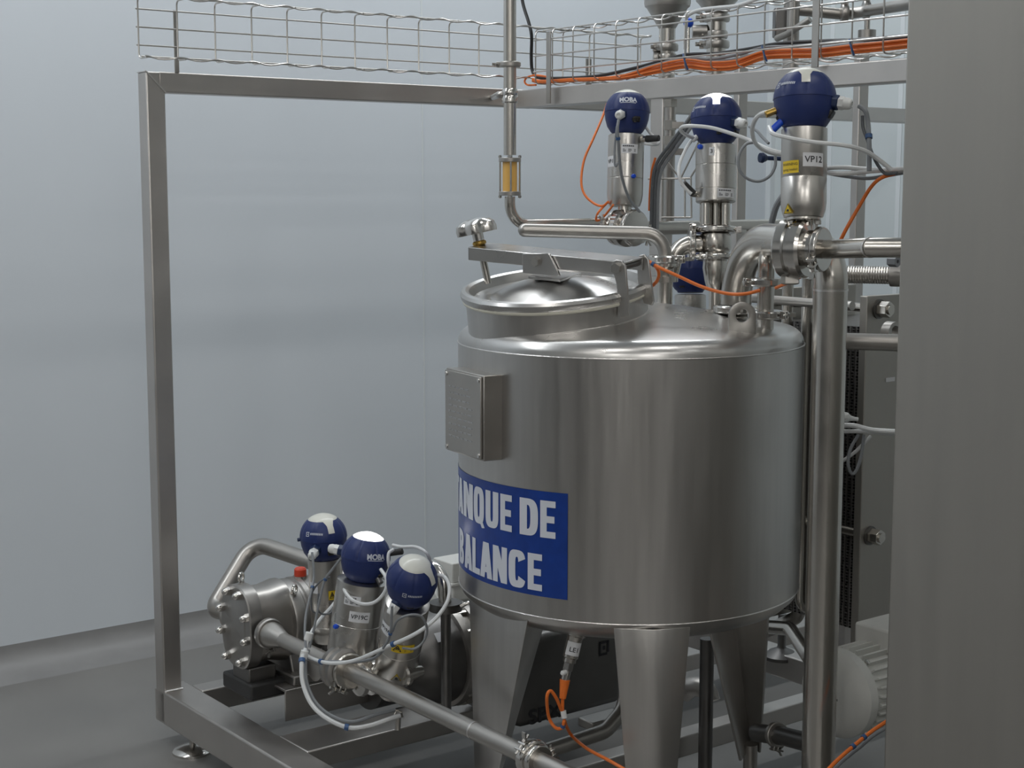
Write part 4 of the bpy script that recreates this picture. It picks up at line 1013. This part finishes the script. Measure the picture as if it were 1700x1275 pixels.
# ------------------------------------------------------------------ plate heat exchanger
hx = thing('heat_exchanger', 'plate heat exchanger with thick steel end plate and dark corrugated plate pack', 'heat exchanger', P(1440, 1075, 3.12))
g0 = P(1440, 492, 3.25); ga_, gb_ = toab(g0); zt2 = g0.z; zb2 = alongy(g0, Z, 1078).z
MB().box(ab(ga_ + .16, gb_ + .010, (zt2 + zb2) / 2), (A, B, Z), (.32, .02, zt2 - zb2)).build('end_plate', 'cabinet_steel', hx, bevel=.002)
mp_ = bpy.data.materials['plate_pack']; nt = mp_.node_tree; bs = nt.nodes['Principled BSDF']
tc = nt.nodes.new('ShaderNodeTexCoord'); mpn = nt.nodes.new('ShaderNodeMapping'); mpn.inputs['Scale'].default_value = (110, 110, 150)
vo = nt.nodes.new('ShaderNodeTexVoronoi'); vo.inputs['Scale'].default_value = 1.0; vo.inputs['Randomness'].default_value = .25
rp_ = nt.nodes.new('ShaderNodeValToRGB'); rp_.color_ramp.elements[0].position = .25; rp_.color_ramp.elements[0].color = (.01, .01, .01, 1); rp_.color_ramp.elements[1].position = .5; rp_.color_ramp.elements[1].color = (.28, .27, .26, 1)
nt.links.new(tc.outputs['Object'], mpn.inputs[0]); nt.links.new(mpn.outputs[0], vo.inputs['Vector']); nt.links.new(vo.outputs['Distance'], rp_.inputs[0]); nt.links.new(rp_.outputs[0], bs.inputs['Base Color'])
mb = MB(); n_ = 26
for k in range(n_):
    mb.box(ab(ga_ + .17, gb_ + .026 + k * .0095, (zt2 + zb2) / 2 - .02), (A, B, Z), (.27, .0075, zt2 - zb2 - .10))
mb.build('plate_pack', 'plate_pack', hx)
MB().box(ab(ga_ + .16, gb_ + .30, (zt2 + zb2) / 2), (A, B, Z), (.30, .02, zt2 - zb2)).build('rear_plate', 'cabinet_steel', hx, bevel=.002)
for x_, y_ in ((1459, 513), (1444, 889)):
    c_ = vpl(x_, y_, g0, B)
    MB().hexa(c_, c_ - B * .030, .0175).build('tie_nut', 'pipe_steel', hx, bevel=.001)
    MB().cyl(c_ - B * .034, c_ + B * .30, .0105).build('tie_rod', 'pipe_steel', hx)
    MB().cyl(c_, c_ - B * .003, .021).build('washer', 'dark_steel', hx)
c_ = vpl(1415, 508, g0 + A * -.03, B); MB().cyl(c_ - B * .0, c_ + B * .30, .010).build('guide_bar', 'pipe_dull', hx)
MB().box(vpl(1478, 630, g0 - B * .001, B), (A, B, Z), (.03, .001, .009)).build('label', 'label_white', hx)
hp = thing('branch_pipe', 'dull horizontal pipe crossing the end plate of the heat exchanger', 'pipe', P(1440, 568, 2.98))
MB().cyl(P(1385, 566, 3.0), P(1520, 570, 2.95), .0165).build('pipe', 'pipe_dull', hp)
MB().ring(P(1480, 552, 3.06), B, .014, .022, .02).build('port', 'pipe_dull', hp)
cr_ = thing('corrugated_hose', 'corrugated stainless hose crossing behind the large down pipe', 'hose', P(1440, 457, 3.08))
h0, h1 = P(1380, 455, 3.1), P(1482, 457, 3.06); pth = [h0 + (h1 - h0) * (i / 192) for i in range(193)]
MB().tube(pth, .0178, 20, rf=lambda f_: 1 + .025 * sin(f_ * 2 * pi * 24)).build('hose', 'pipe_steel', cr_)
MB().cyl(P(1478, 457, 3.06), P(1520, 458, 3.04), .0225).build('hose_fitting', 'pipe_dull', cr_, bevel=.002)
MB().ring(P(1484, 434, 3.0), B, .004, .011, .02, 6).build('nut', 'gray_cable', cr_)

# ------------------------------------------------------------------ white fan motor low by the cabinet
fm = thing('fan_motor', 'white finned electric motor with round fan cover low beside the cabinet', 'motor', V((P(1390, 1160, 3.06).x, P(1390, 1160, 3.06).y, .2)))
m0 = P(1372, 1157, 3.10)
FR = .0905
MB().lathe(m0, A, [(.03, .002), (.034, 0), (.05, .003), (.072, .010), (.083, .020), (FR, .030), (FR, .052), (FR - .002, .054)], 64).build('fan_cover', 'motor_white', fm)
gr = MB()
for ring_ in range(2):
    n_ = 10 + 6 * ring_; r_ = .012 + .013 * ring_
    for k in range(n_):
        t = 2 * pi * k / n_; c_ = m0 + A * .0012 + (Z * cos(t) + e2 * sin(t)) * r_
        gr.box(c_, (A, Z, e2), (.002, .0045, .0045))
gr.build('vent_holes', 'black', fm)
MB().cyl(m0 + A * .0015, m0 + A * .004, .033).build('vent_disc', 'motor_white', fm)
bd = MB(); bd.cyl(m0 + A * .05, m0 + A * .30, FR * .86, n=48)
for k in range(30):
    t = 2 * pi * k / 30; n_ = Z * cos(t) + e2 * sin(t); bd.box(m0 + A * .16 + n_ * FR * .88, (A, n_, A.cross(n_)), (.19, .022, .0035))
bd.build('finned_body', 'motor_white', fm)
for t in (35, 145): MB().lathe(m0 + A * .06 + (Z * cos(radians(t)) + e2 * sin(radians(t))) * FR, (Z * cos(radians(t)) + e2 * sin(radians(t))), [(.006, -.001), (.006, .002), (.003, .003), (0, .003)], 12).build('screw', 'pipe_steel', fm)
tbx = m0 + A * .205 + Z * (FR + .006)
MB().box(tbx, (A, B, Z), (.13, .10, .05)).build('terminal_box', 'motor_white', fm, bevel=.006)
MB().box(tbx - Z * .03, (A, B, Z), (.11, .08, .03)).build('box_neck', 'motor_white', fm, bevel=.004)
gl0 = tbx - B * .05 - A * .02
MB().cyl(gl0, gl0 - B * .03, .014, n=6).build('cable_gland', 'motor_white', fm, bevel=.001)
cp = [gl0 - B * .028, gl0 - B * .045 - Z * .012, gl0 - B * .05 - Z * .045 , gl0 - B * .04 + A * .03 - Z * .075, gl0 - B * .03 + A * .10 - Z * .09]
tag(MB().tube(catmull(cp, 8), .0062, 10).build('motor_cable', 'gray_cable'), 'blue gray cable drooping from the terminal box of the fan motor', 'cable')
cable('orange_cable', 'orange cable rising past the fan motor toward the cabinet', 'cable', [(1368, 1285, 2.72), (1390, 1262, 2.74), (1420, 1236, 2.76), (1450, 1212, 2.78), (1490, 1186, 2.8)], .0036, 'orange', ties=[.5, .66])
cable('gray_cable', 'gray cable tied under the orange one near the fan motor', 'cable', [(1374, 1290, 2.73), (1398, 1264, 2.76), (1428, 1240, 2.78), (1452, 1220, 2.8), (1490, 1198, 2.82)], .0034, 'gray_cable')

# low pipes and feet seen behind the far tank leg
lp_ = thing('drain_pipe', 'bent drain pipe low between the far tank leg and the large down pipe', 'pipe', P(1300, 1060, 3.5))
MB().tube(fillet([P(1270, 1040, 3.6), P(1312, 1044, 3.5), P(1345, 1095, 3.35)], .04), .016, 20).build('pipe', 'pipe_steel', lp_)
MB().tube(fillet([P(1245, 1060, 3.7), P(1330, 1022, 3.6), P(1318, 985, 3.6)], .03), .016, 20).build('pipe', 'pipe_dull', lp_)
ft = thing('machine_foot', 'levelling foot with round pad standing behind the far tank leg', 'foot', V((P(1297, 1095, 3.85).x, P(1297, 1095, 3.85).y, .145)))
f0 = P(1297, 1092, 3.75); MB().lathe(f0, Z, [(.045, 0), (.045, .008), (.03, .018), (.012, .026), (.010, .03), (.010, .11)], 28).build('pad', 'dark_steel', ft)
cp_ = thing('cross_pipe', 'horizontal clamped pipe low between the far tank leg and the down pipe', 'pipe', P(1300, 1220, 3.1))
MB().tube([P(1255, 1216, 3.36), P(1300, 1222, 3.27), P(1362, 1238, 3.12)], .020, 20).build('pipe', 'dark_steel', cp_)
clamp(cp_, P(1290, 1220, 3.29), (P(1362, 1238, 3.12) - P(1255, 1216, 3.36)).normalized(), .028, -Z - V((0, 1, 0)), .014, 'pipe_dull')
cs = P(1174, 1060, 3.55); tag(MB().tube(fillet([cs, alongy(cs, Z, 1330)], .02), .0165, 20).build('stand_pipe', 'dark_steel'), 'thin dark vertical pipe between the middle and far tank legs', 'pipe')
rp2 = thing('return_pipe', 'dark pipe rising between the near tank legs under the sensor cable', 'pipe', P(950, 1230, 3.25))
MB().tube(fillet(px([(860, 1262, 3.2), (1005, 1214, 3.32), (1034, 1180, 3.36), (1045, 1120, 3.4)]), .06), .0165, 20).build('pipe', 'pipe_dull', rp2)
tag(MB().tube(catmull(px([(1135, 1150, 3.7), (1150, 1140, 3.68), (1172, 1145, 3.66), (1180, 1165, 3.65)]), 6), .024, 16).build('pipe_bend', 'pipe_dull'), 'short thick pipe bend seen behind the middle tank leg', 'pipe')
MB().box(ab(aX + W / 2, -1.0, .27), (A, B, Z), (W * 1.2, 1.6, .06)).build('base_beam', 'frame_steel', frame, bevel=.003)

# ------------------------------------------------------------------ far machinery seen above the beams
rf_ = thing('rear_frame', 'pair of gray steel posts rising behind the VP12 valve', 'frame', V((P(1425, 300, 4.3).x, P(1425, 300, 4.3).y, 0)))
for x_, d_, w_ in ((1227, 4.35, .045), (1425, 4.25, .048)):
    q_ = P(x_, 300, d_); MB().box(V((q_.x, q_.y, .9)), (A, B, Z), (w_ * .8, w_ * .5, 1.8)).build('post', 'frame_steel', rf_, bevel=.003)
def vessel(label, x, d, yc0, yc1, yb, rr, rs_, name='hopper'):
    t = thing(name, label, 'hopper', P(x, yb, d)); a_ = P(x, yc0, d)
    def h(y): return (alongy(a_, Z, y) - a_).dot(Z)
    MB().lathe(a_, Z, [(rs_, h(yc1)), (rr * .88, h(yc0 + 3)), (rr * .97, h(yc0)), (rr, h(yc0 - 5)), (rr, h(yc0 - 90)), (0, h(yc0 - 90))], 48).build('cone', 'pipe_dull', t)
    MB().cyl(alongy(a_, Z, yc1 - 2), alongy(a_, Z, yb), rs_).build('outlet', 'pipe_steel', t)
    return t, a_
t, a_ = vessel('small steel hopper cone hanging above the mesh tray, nearer the black cable', 1108, 4.55, 11, 48, 150, .069, .0245)
clamp(t, alongy(a_, Z, 79), Z, .034, -RT, .022, 'pipe_dull'); clamp(t, alongy(a_, Z, 97), Z, .030, -RT - FW * .5, .026, 'pipe_dull')
b_ = alongy(a_, Z, 97) - RT * .04; MB().cyl(b_, b_ + RT * .03, .022).build('actuator_knob', 'pipe_dull', t)
t, a_ = vessel('second steel hopper cone above the mesh tray, beside the white air tube', 1190, 4.75, 2, 24, 130, .066, .030)
for y_, r_ in ((30, .042), (58, .036), (74, .042)): clamp(t, alongy(a_, Z, y_), Z, r_, -RT + FW * .2, .024, 'pipe_dull')
MB().cyl(alongy(a_, Z, 52) - RT * .075, alongy(a_, Z, 52) - RT * .03, .020).build('side_port', 'pipe_dull', t)
MB().sphere(P(1143, 38, 4.3), .0145).build('knob', 'blue_bright', t)
MB().cyl(P(1143, 44, 4.3), P(1142, 88, 4.3), .005).build('rod', 'pipe_steel', t)
hp = thing('header_pipework', 'stainless header pipes and valve above the largest blue head, beyond the tray', 'pipework', P(1320, 100, 4.5))
a_ = P(1316, 60, 4.5); MB().cyl(alongy(a_, Z, -40), alongy(a_, Z, 170), .019).build('pipe', 'pipe_dull', hp)
a_ = P(1309, 60, 4.62); MB().cyl(alongy(a_, Z, -40), alongy(a_, Z, 170), .016).build('pipe', 'pipe_dull', hp)
MB().tube(fillet([P(1320, 16, 4.5), P(1402, 24, 4.5), P(1440, 18, 4.45), P(1530, 4, 4.2)], .05), .0165, 20).build('pipe', 'pipe_dull', hp)
for x_, y_ in ((1402, 22), (1438, 16)): clamp(hp, P(x_, y_, 4.47), RT, .026, Z, .02, 'pipe_dull')
a_ = P(1440, 30, 4.45); MB().cyl(a_, alongy(a_, Z, 110), .0085).build('drop_pipe', 'pipe_steel', hp)
MB().cyl(alongy(a_, Z, 50), alongy(a_, Z, 66), .026).build('flange', 'pipe_dull', hp)
MB().box(P(1297, 38, 4.55), (RT, V((0, 1, 0)), Z), (.045, .05, .085)).build('valve_block', 'dark_steel', hp, bevel=.004)
MB().tube([P(1290, 64, 4.5), P(1308, 56, 4.45), P(1345, 32, 4.4)], .010, 12).build('lever', 'pipe_dull', hp)

# sample pipe and vertical wire tray behind the upper valves
sm = thing('sample_pipe', 'slim vertical pipe with screw fittings behind the upper valves', 'pipe', P(1115, 360, 3.85))
a_ = P(1113, 170, 3.85)
def y2(y): return alongy(a_, Z, y)
MB().cyl(y2(168), y2(380), .0135).build('pipe', 'pipe_dull', sm)
for y0, y1, r_ in ((165, 178, .018), (200, 216, .017), (226, 240, .018)): MB().hexa(y2(y0), y2(y1), r_).build('fitting', 'pipe_steel', sm)
for y_ in (208, 252): MB().box(y2(y_) + RT * .018, (RT, V((0, 1, 0)), Z), (.03, .03, .016)).build('clip', 'pipe_dull', sm)
vt = thing('wire_bracket', 'vertical wire rack carrying gray cables behind the upper valves', 'rack', P(1130, 360, 3.78))
for pts in ([(1076, 297), (1146, 296)], [(1098, 361), (1146, 361)], [(1137, 297), (1137, 362)], [(1147, 293), (1148, 362)], [(1130, 296), (1160, 235)], [(1146, 295), (1162, 270)], [(1105, 265), (1128, 295)]):
    MB().tube(px([(x_, y_, 3.75) for x_, y_ in pts]), .0024, 8).build('rod', 'wire', vt)
gl = ['gray cable curving down in front of the rack behind the upper valves, outermost', 'gray cable next to the outermost one on the rack behind the upper valves', 'light gray cable innermost of three on the rack behind the upper valves']
for i in range(3):
    cable('gray_cable', gl[i], 'cable', [(1155 + i * 4, 180 + i * 3, 3.72), (1138 + i * 4, 205 + i * 4, 3.7), (1112 + i * 4, 240 + i * 5, 3.7), (1090 + i * 5, 272 + i * 4, 3.7), (1083 + i * 5, 310, 3.7), (1081 + i * 5, 380, 3.7)], .0042, ['dark_gray_cable', 'dark_gray_cable', 'gray_cable'][i])
cable('orange_cable', 'short orange cable behind the gray ones on the rack', 'cable', [(1088, 262, 3.72), (1082, 285, 3.72), (1079, 320, 3.72), (1078, 350, 3.72)], .003, 'orange')

# ------------------------------------------------------------------ tubes and cables of the upper valves
cable('orange_cable', 'thin orange cable hanging from the beam in a curve beside the MOBA valve', 'cable', [(1008, 172, 3.85), (1000, 195, 3.82), (985, 230, 3.78), (970, 265, 3.75), (965, 300, 3.72), (970, 322, 3.7), (985, 337, 3.68), (1000, 342, 3.66), (1010, 335, 3.64)], .0030, 'orange')
cable('orange_cable', 'short orange cable looping down from the MOBA valve foot', 'cable', [(1010, 335, 3.66), (1000, 345, 3.66), (992, 355, 3.66), (990, 366, 3.68), (1000, 362, 3.66), (1012, 348, 3.62), (1018, 340, 3.6)], .0028, 'orange')
cable('orange_cable', 'long orange cable sagging over the tank top from the lid hinge to the arch', 'cable', [(1074, 432, 3.06), (1092, 443, 3.05), (1125, 458, 3.04), (1165, 476, 3.03), (1205, 487, 3.02), (1235, 488, 3.0), (1262, 482, 2.99)], .0034, 'orange', ties=[.12])
cable('orange_cable', 'short orange branch bending down behind the lid hinge', 'cable', [(1083, 437, 3.06), (1091, 446, 3.07), (1094, 456, 3.08), (1091, 466, 3.1), (1084, 474, 3.12)], .0034, 'orange')
cable('orange_cable', 'orange cable rising under the VP12 valve body', 'cable', [(1288, 478, 3.0), (1302, 472, 2.97), (1318, 465, 2.92), (1338, 455, 2.84), (1352, 446, 2.80)], .0034, 'orange')
cable('orange_cable', 'orange cable climbing from the outlet pipe to the white tube bundle', 'cable', [(1394, 402, 2.72), (1405, 380, 2.71), (1425, 345, 2.7), (1445, 312, 2.68), (1462, 296, 2.66), (1485, 288, 2.65)], .0034, 'orange')
W_ = lambda label, pts, r=.0036, m='white_tube': cable('air_tube', label, 'tube', pts, r, m)
W_('white air tube making a narrow loop beside the MOBA valve', [(1072, 211, 3.68), (1080, 222, 3.68), (1092, 233, 3.66), (1092, 239, 3.64), (1082, 240, 3.62), (1070, 238, 3.62)])
W_('white air tube crossing in front of the glowing valve head', [(1165, 232, 3.44), (1148, 228, 3.4), (1133, 220, 3.36), (1131, 212, 3.34), (1145, 209, 3.32), (1180, 212, 3.3), (1215, 222, 3.28), (1245, 233, 3.26), (1275, 247, 3.22), (1305, 256, 3.2)], .0042)
W_('white air tube drooping from the glowing head to its elbow fitting', [(1152, 228, 3.42), (1140, 245, 3.4), (1129, 270, 3.38), (1127, 290, 3.36), (1133, 306, 3.36), (1143, 318, 3.36), (1148, 322, 3.36)], .0038)
W_('white air tube arching from the brass port of the VP12 head', [(1278, 186, 2.71), (1262, 190, 2.72), (1252, 202, 2.75), (1249, 220, 2.85), (1256, 240, 3.0), (1275, 252, 3.05), (1305, 258, 3.1)], .0042)
W_('long white air tube passing in front of the VP12 actuator to the cabinet', [(1277, 211, 2.68), (1284, 222, 2.65), (1310, 229, 2.63), (1350, 236, 2.62), (1400, 241, 2.62), (1435, 250, 2.63), (1460, 266, 2.64), (1480, 282, 2.64)], .0040)
W_('upper white tube of the bundle between VP12 and the cabinet', [(1362, 280, 2.75), (1400, 278, 2.72), (1440, 281, 2.69), (1515, 284, 2.66)], .0040)
W_('lower white tube of the bundle between VP12 and the cabinet', [(1362, 286, 2.75), (1400, 288, 2.72), (1450, 284, 2.68), (1515, 279, 2.65)], .0040)
W_('gray tube sagging below the white bundle beside VP12', [(1362, 285, 2.76), (1400, 292, 2.73), (1440, 296, 2.70), (1475, 291, 2.68), (1515, 284, 2.66)], .0034, 'gray_cable')
cable('gray_cable', 'gray cable hanging from the gland of the VP12 head', 'cable', [(1426, 176, 2.67), (1437, 185, 2.66), (1441, 205, 2.66), (1443, 240, 2.65), (1443, 270, 2.65), (1443, 284, 2.65)], .0042, 'gray_cable', ties=[.55])
cable('gray_cable', 'thin gray cable doubling the VP12 gland cable', 'cable', [(1432, 192, 2.67), (1433, 212, 2.67), (1440, 232, 2.66), (1448, 255, 2.65), (1458, 275, 2.65), (1470, 288, 2.65), (1490, 287, 2.64)], .0030, 'dark_gray_cable')
cable('gray_cable', 'gray cable forming a round coil between the glowing valve and VP12', 'cable', [(1252, 236, 3.2), (1238, 240, 3.2), (1227, 258, 3.2), (1227, 280, 3.2), (1240, 296, 3.2), (1260, 301, 3.2), (1278, 292, 3.2), (1287, 275, 3.2), (1287, 258, 3.2)], .0032, 'gray_cable')
cable('gray_cable', 'short gray wire from the gland of the glowing valve', 'cable', [(1244, 210, 3.30), (1256, 217, 3.28), (1266, 228, 3.26), (1276, 238, 3.24)], .0032, 'gray_cable')
cable('gray_cable', 'gray wire hanging straight from the gland of the MOBA valve', 'cable', [(1027, 199, 3.50), (1025, 215, 3.49), (1027, 240, 3.5), (1029, 270, 3.52), (1034, 300, 3.55), (1045, 330, 3.58), (1062, 352, 3.6)], .0034, 'gray_cable', ties=[.28])
cable('gray_cable', 'gray wire looped back along the actuator of the MOBA valve', 'cable', [(1024, 210, 3.49), (1021, 240, 3.5), (1020, 265, 3.5), (1022, 276, 3.5), (1026, 270, 3.5)], .0026, 'gray_cable')
cable('gray_tube', 'thick gray tube running down behind the VP12 actuator', 'tube', [(1302, 322, 3.15), (1290, 340, 3.16), (1284, 358, 3.18), (1280, 375, 3.2)], .0065, 'gray_cable')
st = MB().lathe(P(1266, 262, 3.5), (RT * .9 + FW * .3).normalized(), [(0, -.008), (.011, -.007), (.012, 0), (.008, .008), (.005, .012), (.005, .05), (.007, .052), (.007, .08)], 16).build('stop_knob', 'blue_dark'); tag(st, 'small dark blue knob on a stem between the glowing valve and VP12', 'knob')
# tubes in front of the heat exchanger
W_('upper white tube crossing the heat exchanger at mid height', [(1400, 706, 2.98), (1420, 707, 2.97), (1450, 714, 2.96), (1500, 717, 2.94)], .0048)
W_('lower white tube crossing the heat exchanger at mid height', [(1400, 716, 2.99), (1425, 716, 2.98), (1455, 718, 2.97), (1500, 722, 2.95)], .0042)
W_('gray tube hanging in a loop in front of the heat exchanger', [(1425, 722, 2.98), (1412, 745, 2.97), (1408, 770, 2.96), (1414, 786, 2.96), (1422, 780, 2.96), (1430, 755, 2.97), (1434, 722, 2.98)], .0032, 'gray_cable')
W_('white tube slanting up behind the looped gray one', [(1398, 766, 3.0), (1420, 750, 2.99), (1440, 730, 2.98), (1446, 724, 2.98)], .0036)
cn = thing('tube_connector', 'white rounded plug beside the heat exchanger above the white tubes', 'connector', P(1405, 695, 3.0))
MB().lathe(P(1396, 692, 3.0), (RT + -Z * .15).normalized(), [(.009, 0), (.0105, .006), (.0105, .012), (.006, .018), (.004, .026), (.004, .034)], 16).build('plug_body', 'white_plastic', cn)
